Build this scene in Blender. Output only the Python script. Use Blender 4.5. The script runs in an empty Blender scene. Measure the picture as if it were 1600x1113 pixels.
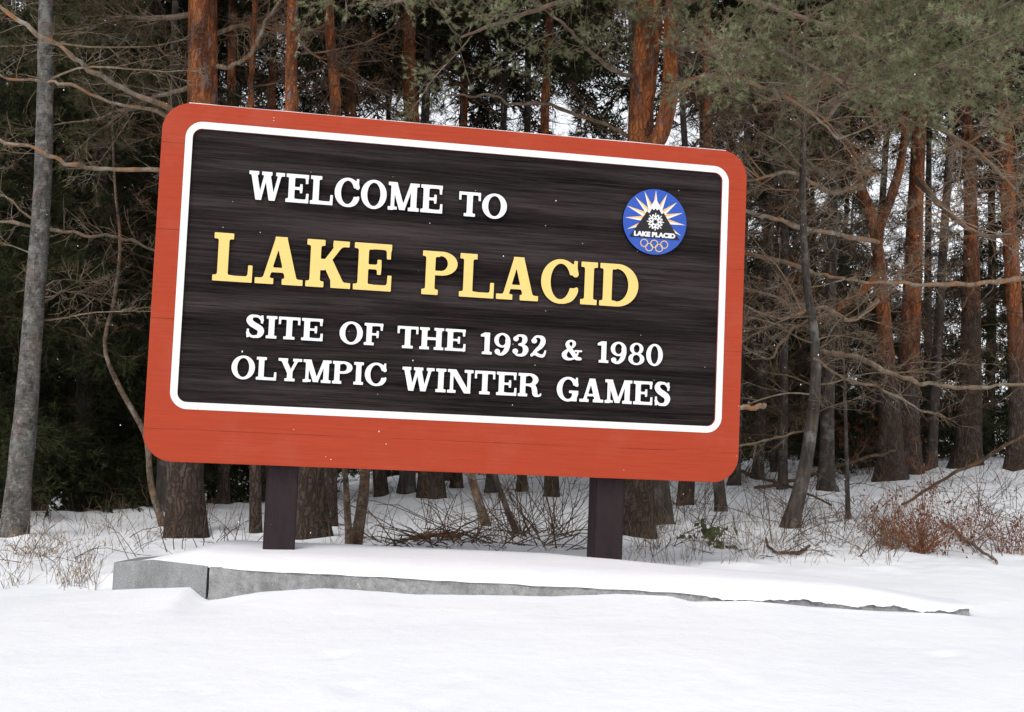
import bpy, bmesh, math, random
import numpy as np
from mathutils import Matrix, Vector
R = math.radians
rng = np.random.default_rng(7)
random.seed(7)
scene = bpy.context.scene
COL = scene.collection

# ------------------------------------------------------------------ camera, sky, sun, exposure
EYE = 1.6
PITCH, ROLL, FPX = R(4.0), R(2.41), 2000.0          # FPX: focal length in pixels of a 1600 px wide frame
fw = np.array([0, math.cos(PITCH), math.sin(PITCH)])
up0 = np.array([0, -math.sin(PITCH), math.cos(PITCH)])
rt0 = np.array([1.0, 0, 0])
rt = math.cos(ROLL) * rt0 + math.sin(ROLL) * up0
up = -math.sin(ROLL) * rt0 + math.cos(ROLL) * up0
CAM = np.array([0, 0, EYE])
cam_d = bpy.data.cameras.new('camera'); cam = bpy.data.objects.new('camera', cam_d); COL.objects.link(cam)
cam_d.sensor_width = 36.0; cam_d.lens = 36.0 * FPX / 1600.0
cam_d.clip_start = 0.05; cam_d.clip_end = 3000
M = Matrix.Identity(4)
for i in range(3):
    M[i][0], M[i][1], M[i][2], M[i][3] = rt[i], up[i], -fw[i], CAM[i]
cam.matrix_world = M
scene.camera = cam

SUN_EL, SUN_ROT = R(48), R(200)
world = bpy.data.worlds.new('World'); scene.world = world; world.use_nodes = True
nt = world.node_tree; nt.nodes.clear()
sky = nt.nodes.new('ShaderNodeTexSky'); sky.sky_type = 'NISHITA'; sky.sun_disc = False
sky.sun_elevation = SUN_EL; sky.sun_rotation = SUN_ROT
sky.air_density = 1.0; sky.dust_density = 1.0; sky.ozone_density = 1.0
hs = nt.nodes.new('ShaderNodeHueSaturation'); hs.inputs['Saturation'].default_value = 0.16   # overcast: the blue is gone
bg = nt.nodes.new('ShaderNodeBackground'); bg.inputs['Strength'].default_value = 0.15
wo = nt.nodes.new('ShaderNodeOutputWorld')
nt.links.new(sky.outputs[0], hs.inputs['Color']); nt.links.new(hs.outputs[0], bg.inputs['Color']); nt.links.new(bg.outputs[0], wo.inputs[0])
sun_d = bpy.data.lights.new('sun', 'SUN'); sun_d.energy = 0.9; sun_d.angle = R(30); sun_d.color = (1, 0.96, 0.9)
sun = bpy.data.objects.new('sun', sun_d); COL.objects.link(sun)
# direction towards the sun: Blender's sky: rotation measured from +Y
sd = Vector((math.sin(SUN_ROT) * math.cos(SUN_EL), math.cos(SUN_ROT) * math.cos(SUN_EL), math.sin(SUN_EL)))
sun.rotation_euler = sd.to_track_quat('Z', 'Y').to_euler()
scene.view_settings.view_transform = 'Standard'; scene.view_settings.look = 'None'
scene.view_settings.exposure = 0.5; scene.view_settings.gamma = 1.0
scene.cycles.max_bounces = 6; scene.cycles.diffuse_bounces = 4; scene.cycles.glossy_bounces = 2
scene.cycles.use_adaptive_sampling = True; scene.cycles.adaptive_threshold = 0.02

# ------------------------------------------------------------------ helpers
def ray(px, py):
    d = fw + (px - 800) / FPX * rt - (py - 556.5) / FPX * up
    return d / d[1]                                   # per metre of world Y
def P(px, py, y):                                     # photo pixel at a real distance y
    return CAM + ray(px, py) * y

def tag(o, label=None, cat=None, group=None, kind=None):
    if label: o['label'] = label
    if cat: o['category'] = cat
    if group: o['group'] = group
    if kind: o['kind'] = kind
    return o
def empty(name, loc):
    o = bpy.data.objects.new(name, None); COL.objects.link(o); o.location = tuple(loc); o.empty_display_size = .1
    return o
def link(name, me, parent=None):
    o = bpy.data.objects.new(name, me); COL.objects.link(o)
    if parent: o.parent = parent
    return o

class Geo:
    """collects triangle soups (numpy) with material indices and makes one mesh"""
    def __init__(s): s.v, s.t, s.m, s.n = [], [], [], 0
    def add(s, v, t, m=0):
        if len(v) == 0: return
        s.v.append(np.asarray(v, float)); s.t.append(np.asarray(t, np.int64) + s.n)
        s.m.append(np.broadcast_to(np.asarray(m, np.int32), (len(t),))); s.n += len(v)
    def arrays(s): return np.concatenate(s.v), np.concatenate(s.t), np.concatenate(s.m)
    def build(s, name, mats, parent=None, smooth=False, origin=(0, 0, 0)):
        v, t, m = s.arrays()
        me = mesh_from(name, v - np.asarray(origin), t, m, mats, smooth)
        o = link(name, me, parent)
        if parent is None: o.location = tuple(origin)
        return o
def mesh_from(name, v, t, m, mats, smooth=False):
    me = bpy.data.meshes.new(name)
    nt_ = len(t)
    me.vertices.add(len(v)); me.vertices.foreach_set('co', np.ascontiguousarray(v, np.float32).ravel())
    me.loops.add(nt_ * 3); me.loops.foreach_set('vertex_index', np.ascontiguousarray(t, np.int32).ravel())
    me.polygons.add(nt_); me.polygons.foreach_set('loop_start', np.arange(0, nt_ * 3, 3, dtype=np.int32))
    me.polygons.foreach_set('loop_total', np.full(nt_, 3, np.int32))
    for x in (mats if isinstance(mats, (list, tuple)) else [mats]): me.materials.append(x)
    me.polygons.foreach_set('material_index', np.ascontiguousarray(m, np.int32))
    me.update(calc_edges=True)
    me.polygons.foreach_set('use_smooth', np.full(nt_, bool(smooth)))
    return me

def frames(d):
    d = d / np.maximum(np.linalg.norm(d, axis=-1, keepdims=True), 1e-9)
    ref = np.where(np.abs(d[..., 2:3]) > .9, np.array([1., 0, 0]), np.array([0, 0, 1.]))
    a = np.cross(d, ref); a /= np.maximum(np.linalg.norm(a, axis=-1, keepdims=True), 1e-9)
    return a, np.cross(d, a)
def prisms(p0, p1, r0, r1, k=3):
    """many little tapered prisms at once"""
    p0, p1 = np.asarray(p0, float), np.asarray(p1, float); n = len(p0)
    a, b = frames(p1 - p0)
    th = np.arange(k) * 2 * math.pi / k
    off = a[:, None, :] * np.cos(th)[None, :, None] + b[:, None, :] * np.sin(th)[None, :, None]
    v = np.concatenate([p0[:, None] + off * np.asarray(r0).reshape(-1, 1, 1), p1[:, None] + off * np.asarray(r1).reshape(-1, 1, 1)], 1)
    i = np.arange(k); j = (i + 1) % k
    q = np.concatenate([np.stack([i, j, j + k], 1), np.stack([i, j + k, i + k], 1)])
    return v.reshape(-1, 3), (q[None] + (np.arange(n) * 2 * k)[:, None, None]).reshape(-1, 3)
def tube(pts, rad, k=8, rough=0.0, seed=0, cap=True, lobes=0):
    """one smooth swept tube along points with radius noise"""
    pts = np.asarray(pts, float); rad = np.asarray(rad, float); n = len(pts)
    d = np.gradient(pts, axis=0); a, b = frames(d)
    for i in range(1, n):                              # keep the frames from twisting
        dd = d[i] / np.linalg.norm(d[i])
        x = a[i - 1] - dd * np.dot(a[i - 1], dd); a[i] = x / np.linalg.norm(x); b[i] = np.cross(dd, a[i])
    th = np.arange(k) * 2 * math.pi / k
    rs = np.random.default_rng(seed)
    rr = rad[:, None] * (1 + rough * rs.standard_normal((n, k)))
    if lobes:
        zz = (pts[:, 2] - pts[0, 2])[:, None]; ph = rs.uniform(0, 6.3, 2)
        rr = rr * (1 + np.exp(-zz / (lobes * 1.2)) * (.16 * np.cos(3 * th + ph[0]) + .12 * np.cos(5 * th + ph[1]) + .05))
    v = pts[:, None] + (a[:, None] * np.cos(th)[None, :, None] + b[:, None] * np.sin(th)[None, :, None]) * rr[..., None]
    t = []
    i = np.arange(k); j = (i + 1) % k
    for s in range(n - 1):
        o = s * k
        t.append(np.stack([o + i, o + j, o + j + k], 1)); t.append(np.stack([o + i, o + j + k, o + i + k], 1))
    v = v.reshape(-1, 3); t = np.concatenate(t)
    if cap:
        v = np.vstack([v, pts[-1]]); o = (n - 1) * k
        t = np.vstack([t, np.stack([o + i, o + j, np.full(k, n * k)], 1)])
    return v, t
def resample(pts, n, wig=0.0, seed=0):
    """smooth curve through control rows (any number of columns), Catmull-Rom"""
    p = np.asarray(pts, float)
    q = np.vstack([2 * p[0] - p[1], p, 2 * p[-1] - p[-2]])
    u = np.linspace(0, len(p) - 1 - 1e-6, n); i = u.astype(int); f = (u - i)[:, None]
    a, b, c, d = q[i], q[i + 1], q[i + 2], q[i + 3]
    r = .5 * (2 * b + (c - a) * f + (2 * a - 5 * b + 4 * c - d) * f**2 + (3 * b - a - 3 * c + d) * f**3)
    if wig:
        rs = np.random.default_rng(seed); w = rs.standard_normal((n, 3)) * wig; w[0] = 0
        w = (w + np.roll(w, 1, 0)) / 2; r[:, :3] += w
    return r

# ------------------------------------------------------------------ materials
def mat(name, col, rough=.8, spec=.25):
    m = bpy.data.materials.new(name); m.use_nodes = True
    b = m.node_tree.nodes['Principled BSDF']
    b.inputs['Base Color'].default_value = (*col, 1); b.inputs['Roughness'].default_value = rough
    b.inputs['Specular IOR Level'].default_value = spec
    return m
class N:
    """node shorthand"""
    def __init__(s, m): s.t = m.node_tree; s.b = s.t.nodes['Principled BSDF']
    def new(s, typ, **kw):
        n = s.t.nodes.new(typ)
        for k, v in kw.items(): setattr(n, k, v)
        return n
    def put(s, sock, v):
        if isinstance(v, bpy.types.NodeSocket): s.t.links.new(v, sock)
        else: sock.default_value = v
    def coord(s, scale=(1, 1, 1), which='Object', rot=(0, 0, 0)):
        c = s.new('ShaderNodeTexCoord'); m = s.new('ShaderNodeMapping')
        m.inputs['Scale'].default_value = scale; m.inputs['Rotation'].default_value = rot
        s.t.links.new(c.outputs[which], m.inputs[0]); return m.outputs[0]
    def noise(s, vec, scale, detail=4, rough=.55, dist=0):
        n = s.new('ShaderNodeTexNoise'); s.put(n.inputs['Vector'], vec)
        n.inputs['Scale'].default_value = scale; n.inputs['Detail'].default_value = detail
        n.inputs['Roughness'].default_value = rough; n.inputs['Distortion'].default_value = dist
        return n.outputs['Fac']
    def vor(s, vec, scale, feature='DISTANCE_TO_EDGE', out='Distance'):
        n = s.new('ShaderNodeTexVoronoi', feature=feature); s.put(n.inputs['Vector'], vec); n.inputs['Scale'].default_value = scale
        return n.outputs[out]
    def ramp(s, fac, stops):
        n = s.new('ShaderNodeValToRGB'); e = n.color_ramp.elements
        while len(e) < len(stops): e.new(.5)
        for x, (p, c) in zip(e, stops):
            x.position = p; x.color = (*c, 1) if len(c) == 3 else c
        s.put(n.inputs[0], fac); return n.outputs[0]
    def mix(s, f, a, b, blend='MIX'):
        n = s.new('ShaderNodeMix', data_type='RGBA', blend_type=blend)
        s.put(n.inputs[0], f)
        for i, v in ((6, a), (7, b)): s.put(n.inputs[i], (*v, 1) if isinstance(v, tuple) and len(v) == 3 else v)
        return n.outputs[2]
    def math(s, op, a, b=0.0, clamp=False):
        n = s.new('ShaderNodeMath', operation=op, use_clamp=clamp); s.put(n.inputs[0], a); s.put(n.inputs[1], b); return n.outputs[0]
    def sep(s, vec):
        n = s.new('ShaderNodeSeparateXYZ'); s.put(n.inputs[0], vec); return n.outputs
    def bump(s, h, strength=.5, dist=.01):
        n = s.new('ShaderNodeBump'); n.inputs['Strength'].default_value = strength; n.inputs['Distance'].default_value = dist
        s.put(n.inputs['Height'], h); s.t.links.new(n.outputs[0], s.b.inputs['Normal'])
    def color(s, c): s.put(s.b.inputs['Base Color'], c)

def g3(x): return (x, x, x)
def m_snow():
    m = mat('snow', (.86, .87, .9), .75, .3); n = N(m)
    v = n.coord()
    h = n.math('ADD', n.math('MULTIPLY', n.noise(v, 7, 5, .6), 1.0), n.math('MULTIPLY', n.noise(v, 90, 3, .6), .12))
    n.color(n.ramp(n.noise(v, 1.3, 4), [(.3, (.84, .855, .9)), (.7, (.9, .905, .925))]))
    n.bump(h, .35, .03)
    return m
def m_bark_scots(name, z0, z1):
    """grey-brown furrowed plates low down, flaking orange higher up the stem"""
    m = mat(name, (.2, .1, .06), .9, .15); n = N(m)
    v = n.coord(); vs = n.coord((1, 1, .28))
    z = n.sep(v)[2]
    warp = n.noise(v, 3, 3)
    nz = n.new('ShaderNodeTexNoise'); n.put(nz.inputs['Vector'], v); nz.inputs['Scale'].default_value = 9; nz.inputs['Detail'].default_value = 5
    vl = n.coord((1, 1, .17))
    wv = n.new('ShaderNodeVectorMath', operation='MULTIPLY_ADD'); n.put(wv.inputs[0], nz.outputs['Color']); wv.inputs[1].default_value = (.16, .16, .03); n.put(wv.inputs[2], vl)
    fis = n.ramp(n.math('ADD', n.vor(wv.outputs[0], 21), n.math('MULTIPLY', n.math('SUBTRACT', n.noise(vl, 40, 4, .7), .5), .22)), [(.0, g3(0)), (.2, g3(1))])
    low = n.mix(n.noise(vl, 34, 6, .75), (.022, .015, .011), (.135, .093, .072))
    low = n.mix(n.ramp(n.noise(v, 5, 4), [(.5, g3(0)), (.7, g3(.45))]), low, (.135, .125, .11))
    low = n.mix(n.math('ADD', n.math('MULTIPLY', fis, .7), .3), (.02, .015, .012), low)
    hi = n.mix(n.ramp(n.noise(vs, 9, 5, .7), [(.42, g3(0)), (.6, g3(1))]), (.14, .052, .026), (.43, .145, .05))
    hi = n.mix(n.ramp(n.noise(vs, 14, 3, .6), [(.56, g3(0)), (.66, g3(1))]), hi, (.19, .125, .11))
    hi = n.mix(n.math('ADD', n.math('MULTIPLY', fis, .5), .5), (.05, .022, .015), hi)
    t = n.math('DIVIDE', n.math('SUBTRACT', n.math('ADD', z, n.math('MULTIPLY', warp, 1.6)), z0 + .8), z1 - z0, True)
    n.color(n.mix(t, low, hi))
    n.bump(n.math('ADD', n.math('MULTIPLY', fis, .7), n.noise(vs, 26, 4, .7)), .9, .02)
    return m
def m_bark(name, dark, light, orange=0.0, lich=0.0, horiz=False):
    m = mat(name, light, .9, .15); n = N(m)
    v = n.coord(); vs = n.coord((1, 1, 4.0) if horiz else (1, 1, .2))
    c = n.mix(n.ramp(n.noise(vs, 18, 6, .7), [(.3, g3(0)), (.7, g3(1))]), dark, light)
    if lich: c = n.mix(n.ramp(n.noise(v, 6, 5, .65), [(.52, g3(0)), (.66, g3(lich))]), c, (.30, .30, .27))
    if orange: c = n.mix(n.ramp(n.noise(v, 5, 4), [(.5, g3(0)), (.64, g3(orange))]), c, (.34, .15, .06))
    if horiz:
        c = n.mix(n.ramp(n.noise(n.coord((1, 1, .5)), 11, 6, .75), [(.47, g3(0)), (.62, g3(.75))]), c, tuple(x * .55 for x in dark))
        c = n.mix(n.ramp(n.noise(n.coord((1.3, 1, .8)), 17, 4, .7), [(.56, g3(0)), (.66, g3(.5))]), c, (.33, .33, .30))
    n.color(c); n.bump(n.noise(vs, 24, 5, .7), .8, .012)
    return m
def m_leaf(name, a, b, scale=3.0, trans=.15):
    m = mat(name, a, .75, .2); n = N(m)
    n.color(n.mix(n.ramp(n.noise(n.coord(which='Object'), scale, 3), [(.35, g3(0)), (.65, g3(1))]), a, b))
    n.b.inputs['Transmission Weight'].default_value = 0
    tr = n.new('ShaderNodeBsdfTranslucent'); tr.inputs[0].default_value = (*b, 1)
    mx = n.new('ShaderNodeMixShader'); mx.inputs[0].default_value = trans
    out = [x for x in n.t.nodes if x.type == 'OUTPUT_MATERIAL'][0]
    n.t.links.new(n.b.outputs[0], mx.inputs[1]); n.t.links.new(tr.outputs[0], mx.inputs[2]); n.t.links.new(mx.outputs[0], out.inputs[0])
    return m
MT = dict(
    snow=m_snow(),
    scots_a=m_bark_scots('scots_bark_low_change', 1.6, 2.8),
    scots_b=m_bark_scots('scots_bark_high_change', 2.5, 4.0),
    grey=m_bark('pale_grey_bark', (.045, .041, .037), (.20, .19, .175), .12, .5, True),
    dark=m_bark('dark_bark', (.02, .016, .014), (.085, .068, .058), 0, .3),
    greybrown=m_bark('grey_brown_bark', (.05, .04, .035), (.2, .165, .145), .25, .5),
    birch=m_bark('peeling_sapling_bark', (.05, .032, .022), (.25, .18, .125), .35, .5, True),
    branch=m_bark('tan_branch_bark', (.12, .085, .06), (.36, .27, .19), .8, .7),
    twig=m_bark('twig_bark', (.07, .05, .033), (.26, .195, .13), .12, .6),
    darkgrey=m_bark('dark_grey_rough_bark', (.02, .017, .015), (.115, .10, .09), .1, .45),
    twigpale=m_bark('pinkish_pine_twig_bark', (.09, .062, .046), (.27, .20, .15), .15, .3),
    twigdark=m_bark('dark_twig_bark', (.024, .016, .011), (.11, .073, .048), .25, .2),
    twigred=m_bark('reddish_twig_bark', (.10, .04, .022), (.28, .12, .06), .5, .2),
    pine=m_leaf('pine_needles', (.065, .078, .03), (.34, .35, .20), 5.0, .22),
    pineyel=m_leaf('yellowish_pine_needles', (.05, .052, .02), (.115, .11, .05)),
    spruce=m_leaf('spruce_needles', (.013, .018, .006), (.05, .056, .02)),
    leafred=m_leaf('withered_red_leaves', (.07, .026, .016), (.20, .075, .035), 9, .3),
    leaftan=m_leaf('withered_tan_leaves', (.3, .2, .12), (.45, .34, .22), 9, .3),
    grass=m_leaf('dry_stems', (.09, .06, .04), (.26, .19, .12), 5, .1),
    leafgreen=m_leaf('green_leaves', (.05, .07, .03), (.12, .13, .05), 9, .2),
)

# ------------------------------------------------------------------ the ground
def zof(px, py, y): return (CAM + ray(px, py) * y)[2]
BACK = {   # column of the view: (distance, row where the snow surface shows there)
    -300: [(8.6, 925), (9.5, 895), (12, 850), (14.5, 812), (18, 815), (25, 845), (60, 760)],
    80:   [(8.6, 921), (9.5, 895), (12, 838), (14.5, 803), (18, 806), (25, 826), (60, 745)],
    250:  [(8.6, 896), (9.5, 886), (10.5, 868), (12.5, 838), (16, 790), (25, 800), (60, 735)],
    450:  [(8.6, 900), (9.5, 878), (10.5, 864), (12.5, 842), (18, 785), (25, 775), (60, 735)],
    750:  [(8.6, 902), (9.6, 880), (10.5, 860), (15, 800), (25, 745), (60, 724)],
    1050: [(8.6, 912), (9.6, 890), (12, 846), (15, 802), (20, 760), (32, 716), (60, 718)],
    1300: [(8.4, 930), (9.6, 892), (12, 852), (15, 802), (20, 757), (30, 716), (60, 720)],
    1550: [(8.0, 957), (9.6, 893), (12, 868), (15, 802), (20, 745), (26, 714), (60, 720)],
    1900: [(8.0, 957), (9.6, 905), (12, 870), (15, 805), (20, 750), (26, 720), (60, 730)],
}
YS = np.array([8.0, 8.6, 9.2, 9.8, 10.5, 11.2, 12, 13, 14.5, 16, 18, 20, 22, 25, 28, 32, 40, 60])
US = np.array([(k - 800) / FPX for k in BACK])
ZB = np.array([[np.interp(y, [a for a, _ in L], [zof(k, b, a) for a, b in L]) for y in YS] for k, L in BACK.items()])
FOOT = [(-300, 940), (60, 926), (150, 920), (178, 919), (230, 918), (285, 917), (300, 929), (315, 938), (335, 936), (400, 925), (500, 919), (560, 922), (650, 929),
        (760, 930), (860, 932), (960, 928), (1040, 931), (1075, 940), (1110, 939), (1160, 938), (1250, 947), (1350, 954), (1450, 957), (1515, 966), (1900, 968)]
# wall front line in plan
WA, WB = np.array(P(325, 886, 8.40)[:2]), np.array(P(1515, 950, 7.90)[:2])
WE = np.array(P(238, 874, 8.68)[:2]); WL = np.array(P(178, 878, 8.70)[:2])
def wall_y(x):
    return np.interp(x, [-40, WL[0], WE[0], WA[0], WB[0], WB[0] + 1, 40], [8.9, WL[1], WE[1], WA[1], WB[1], 7.85, 7.7])
FX = np.array([(P(a, b, 8.25))[0] for a, b in FOOT]); FZ = np.array([zof(a, b, float(wall_y(P(a, b, 8.25)[0]))) for a, b in FOOT])
FOOT2 = [(-300, 940), (100, 925), (325, 925), (650, 927), (1000, 934), (1250, 948), (1515, 963), (1900, 968)]
FX2 = np.array([(P(a, b, 8.25))[0] for a, b in FOOT2]); FZ2 = np.array([zof(a, b, float(wall_y(P(a, b, 8.25)[0]))) for a, b in FOOT2])
def fbm(x, y, f=1.0, seed=0):
    rs = np.random.default_rng(seed); o = 0
    for k in range(14):
        th = rs.uniform(0, 2 * math.pi); fr = f * 2 ** rs.uniform(0, 2.6); ph = rs.uniform(0, 7)
        o = o + np.sin((x * math.cos(th) + y * math.sin(th)) * fr + ph) / fr * f
    return o / 4
def sstep(t): t = np.clip(t, 0, 1); return t * t * (3 - 2 * t)
def ground(x, y):
    x = np.asarray(x, float); y = np.asarray(y, float); x, y = np.broadcast_arrays(x, y)
    wy = wall_y(x)
    zf_foot = np.interp(x, FX, FZ)
    w_ = np.clip(y / np.maximum(wy, .1), -6, 1)
    lo_ = sstep((w_ - .90) / .085); zf_foot = zf_foot * lo_ + np.interp(x, FX2, FZ2) * (1 - lo_)
    zf = np.where(w_ > 0, zf_foot * (.62 * w_ + .38 * sstep(w_)), 0)
    yy = np.clip(y, YS[0], YS[-1]); u = np.clip(x / np.maximum(yy, 1), US[0], US[-1])
    iu = np.clip(np.searchsorted(US, u, 'right') - 1, 0, len(US) - 2); iy = np.clip(np.searchsorted(YS, yy, 'right') - 1, 0, len(YS) - 2)
    a = sstep((u - US[iu]) / (US[iu + 1] - US[iu])); b = (yy - YS[iy]) / (YS[iy + 1] - YS[iy])
    zb = (ZB[iu, iy] * (1 - a) + ZB[iu + 1, iy] * a) * (1 - b) + (ZB[iu, iy + 1] * (1 - a) + ZB[iu + 1, iy + 1] * a) * b
    out = np.maximum(np.maximum(WL[0] - x, x - (WB[0] - .05)), 0)
    wdt = .10 + 1.2 * np.clip(out, 0, 1.0)
    t = sstep((y - (wy + .12 - .45 * np.clip(out, 0, 1))) / wdt)
    z = zf * (1 - t) + zb * t
    rough = np.clip((y - 8.6) / 1.5, 0, 1)
    z = z + (.045 * fbm(x, y, 2.0, 2) + .022 * fbm(x, y, 6.5, 22)) * rough * np.clip(40 / np.maximum(y, 1), 0, 1)
    z = z + (.012 * fbm(x, y, 1.6, 3) + .004 * fbm(x, y, 7, 33)) * np.clip((wy - y) / .6, 0, 1)
    return z
def axis(a, b, core0, core1, st, gr):
    c = list(np.arange(core0, core1 + 1e-6, st)); s = st
    while c[-1] < b: s *= gr; c.append(c[-1] + s)
    s = st
    while c[0] > a: s *= gr; c.insert(0, c[0] - s)
    return np.array(c)
def grid_mesh(X, Y, Z):
    h, w = X.shape
    i = np.arange(h - 1)[:, None] * w + np.arange(w - 1)[None]
    t = np.stack([np.stack([i, i + 1, i + w + 1], -1), np.stack([i, i + w + 1, i + w], -1)], 2).reshape(-1, 3)
    return np.stack([X, Y, Z], -1).reshape(-1, 3), t
gx = axis(-500, 500, -4.6, 4.6, .035, 1.06); gy = axis(-300, 900, 7.6, 13.0, .032, 1.035)
GX, GY = np.meshgrid(gx, gy)
GZ = ground(GX, GY)
# a trail of half-filled old footprints low in the foreground
for k, (px, py, y) in enumerate([(470, 1075, 5.75), (560, 1052, 5.9), (640, 1100, 5.55), (725, 1040, 6.05), (1150, 1032, 6.1), (690, 1085, 5.65), (300, 1060, 5.85), (1480, 1000, 6.8), (520, 1010, 6.5)]):
    q = P(px, py, y); an = rng.uniform(-.6, .6)
    dx, dy = GX - q[0], GY - q[1]
    e = ((dx * math.cos(an) + dy * math.sin(an)) / .10) ** 2 + ((-dx * math.sin(an) + dy * math.cos(an)) / .045) ** 2
    e = e * (1 + .25 * np.sin(9 * np.arctan2(dy, dx) * .33 + k))
    GZ -= .018 * np.exp(-e) - .006 * np.exp(-(np.sqrt(e) - 1.7) ** 2 * 4)
v, t = grid_mesh(GX, GY, GZ)
tag(link('snow_ground', mesh_from('snow_ground', v, t, np.zeros(len(t)), MT['snow'], True)), 'smooth white snow over the lawn and the rising forest floor', None, None, 'structure')

def hit(px, py, y0=8.7, y1=70):                        # where the line of sight through a pixel meets the snow
    ys = np.arange(y0, y1, .05); d = ray(px, py)
    p = CAM[None] + ys[:, None] * d[None]
    k = np.nonzero(p[:, 2] <= ground(p[:, 0], p[:, 1]))[0]
    return p[k[0]] if len(k) else None

# ------------------------------------------------------------------ low granite retaining wall and the snow lying on it
def m_granite(name, a, b, sc, bump):
    m = mat(name, a, .85, .2); n = N(m); v = n.coord(which='Object')
    c = n.mix(n.ramp(n.noise(v, sc, 6, .75), [(.35, g3(0)), (.65, g3(1))]), a, b)
    c = n.mix(n.ramp(n.noise(v, 160, 2, .5), [(.5, g3(0)), (.62, g3(.55))]), c, (.44, .43, .41))
    c = n.mix(n.ramp(n.noise(n.coord((1, 1, .25)), 4, 6, .7), [(.48, g3(0)), (.7, g3(.65))]), c, (.12, .12, .115))
    c = n.mix(n.ramp(n.noise(v, 2.3, 5, .7), [(.58, g3(0)), (.7, g3(.6))]), c, (.46, .44, .39))
    n.color(c); n.bump(n.noise(v, sc * 1.5, 6, .7), bump, .02)
    return m
GR_ROUGH = m_granite('rough_granite', (.20, .20, .20), (.37, .37, .365), 22, .8)
GR_SAWN = m_granite('sawn_granite', (.19, .195, .20), (.255, .26, .265), 5, .15)
wall = empty('retaining_wall', (WA[0], WA[1], .3))
tag(wall, 'low grey granite retaining wall with snow along its top, below the sign', 'wall')
def stone(name, front, ztop, m, rough=0.0, depth=.42, seed=0, back=None):
    """a long stone: front polyline in plan, top heights, hidden below the snow"""
    rs = np.random.default_rng(seed)
    n = max(2, int(np.linalg.norm(front[-1] - front[0]) / .05))
    if len(front) == 2: f = np.linspace(front[0], front[1], n); zt = np.linspace(ztop[0], ztop[1], n)
    else:
        f = np.array(front); zt = np.array(ztop); n = len(f)
    rows = []
    lv = [0, .03, .08, .14, .2, .28, .5]
    for k, dz in enumerate(lv):
        off = rs.normal(0, rough, n) if rough else np.zeros(n)
        zz = zt - dz + (rs.normal(0, rough * .6, n) if k < 2 and rough else 0)
        yo = f[:, 1] + off + (.006 if k == 0 else 0)
        rows.append(np.stack([f[:, 0], yo, zz], 1))
    b = f + np.array([.0, depth]) if back is None else np.array(back)
    top = np.stack([b[:, 0], b[:, 1], zt], 1); bot = np.stack([b[:, 0], b[:, 1], zt - .5], 1)
    grid = np.stack([bot, top] + rows + [bot])
    g = grid[..., 0], grid[..., 1], grid[..., 2]
    v, t = grid_mesh(*g)
    h, w = g[0].shape
    ge = Geo(); ge.add(v, t[:, ::-1])
    for c in (0, w - 1):                               # end faces
        idx = np.arange(1, h - 1) * w + c
        cc = v[idx].mean(0); base = len(v)
        ring = list(np.arange(0, h - 1) * w + c)
        vv = np.vstack([v[ring], v[ring].mean(0)]); k = len(ring)
        tt = np.array([[i, (i + 1) % k, k] for i in range(k)])
        ge.add(vv, tt)
    return ge.build(name, m, wall, False, (WA[0], WA[1], .3))
zA, zB = zof(325, 886, 8.40), zof(1515, 950, 7.90)
jx = WA + (WB - WA) / np.linalg.norm(WB - WA) * .012
def ztop_at(x): return np.interp(x, [WA[0], WB[0]], [zA, zB]) + .0 * x
stone('granite_block', [jx, WB], [zA, zB], GR_ROUGH, .006, seed=4)
stone('granite_block', [WL, WE, WA - np.array([.006, -.004])], [zof(178, 879, 8.70), zof(238, 875, 8.68), zA + .003], GR_SAWN, 0, back=[WL + [.05, .42], WE + [.06, .42], WA + [-.012, .42]])

# the snow lying along the wall and the planting bed behind it
xs = np.concatenate([np.linspace(WL[0] + .18, WA[0], 26)[:-1], np.linspace(WA[0], WB[0] + .02, 420)])
def back_y(x):
    pts = [(200, 8.95), (260, 9.3), (330, 9.75), (550, 9.9), (850, 9.85), (960, 9.5), (1100, 9.15), (1300, 8.75), (1450, 8.4), (1520, 8.25)]
    return np.interp(x, [P(a, 870, b)[0] for a, b in pts], [b for _, b in pts])
tt_ = np.array([0, .0, .012, .03, .055, .09, .14, .2, .28, .38, .5, .62, .74, .84, .92, .97, 1.0])
X, Y, Z = [], [], []
endfade = sstep((xs - (WL[0] + .15)) / .5) * (1 - .75 * sstep((xs - (WB[0] - .8)) / .8))
lip = .012 + .012 * fbm(xs, xs * 0, 5, 8) + .02 * np.clip(fbm(xs, xs * 0, 3, 9) - .2, 0, 1)
spill = sstep((xs - P(1040, 900, 8.1)[0]) / .5)       # to the right the snow has slid over the edge
zst = np.where(xs < WA[0], np.interp(xs, [WL[0], WE[0], WA[0]], [zof(178, 879, 8.7), zof(238, 875, 8.68), zA]), ztop_at(xs))
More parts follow.
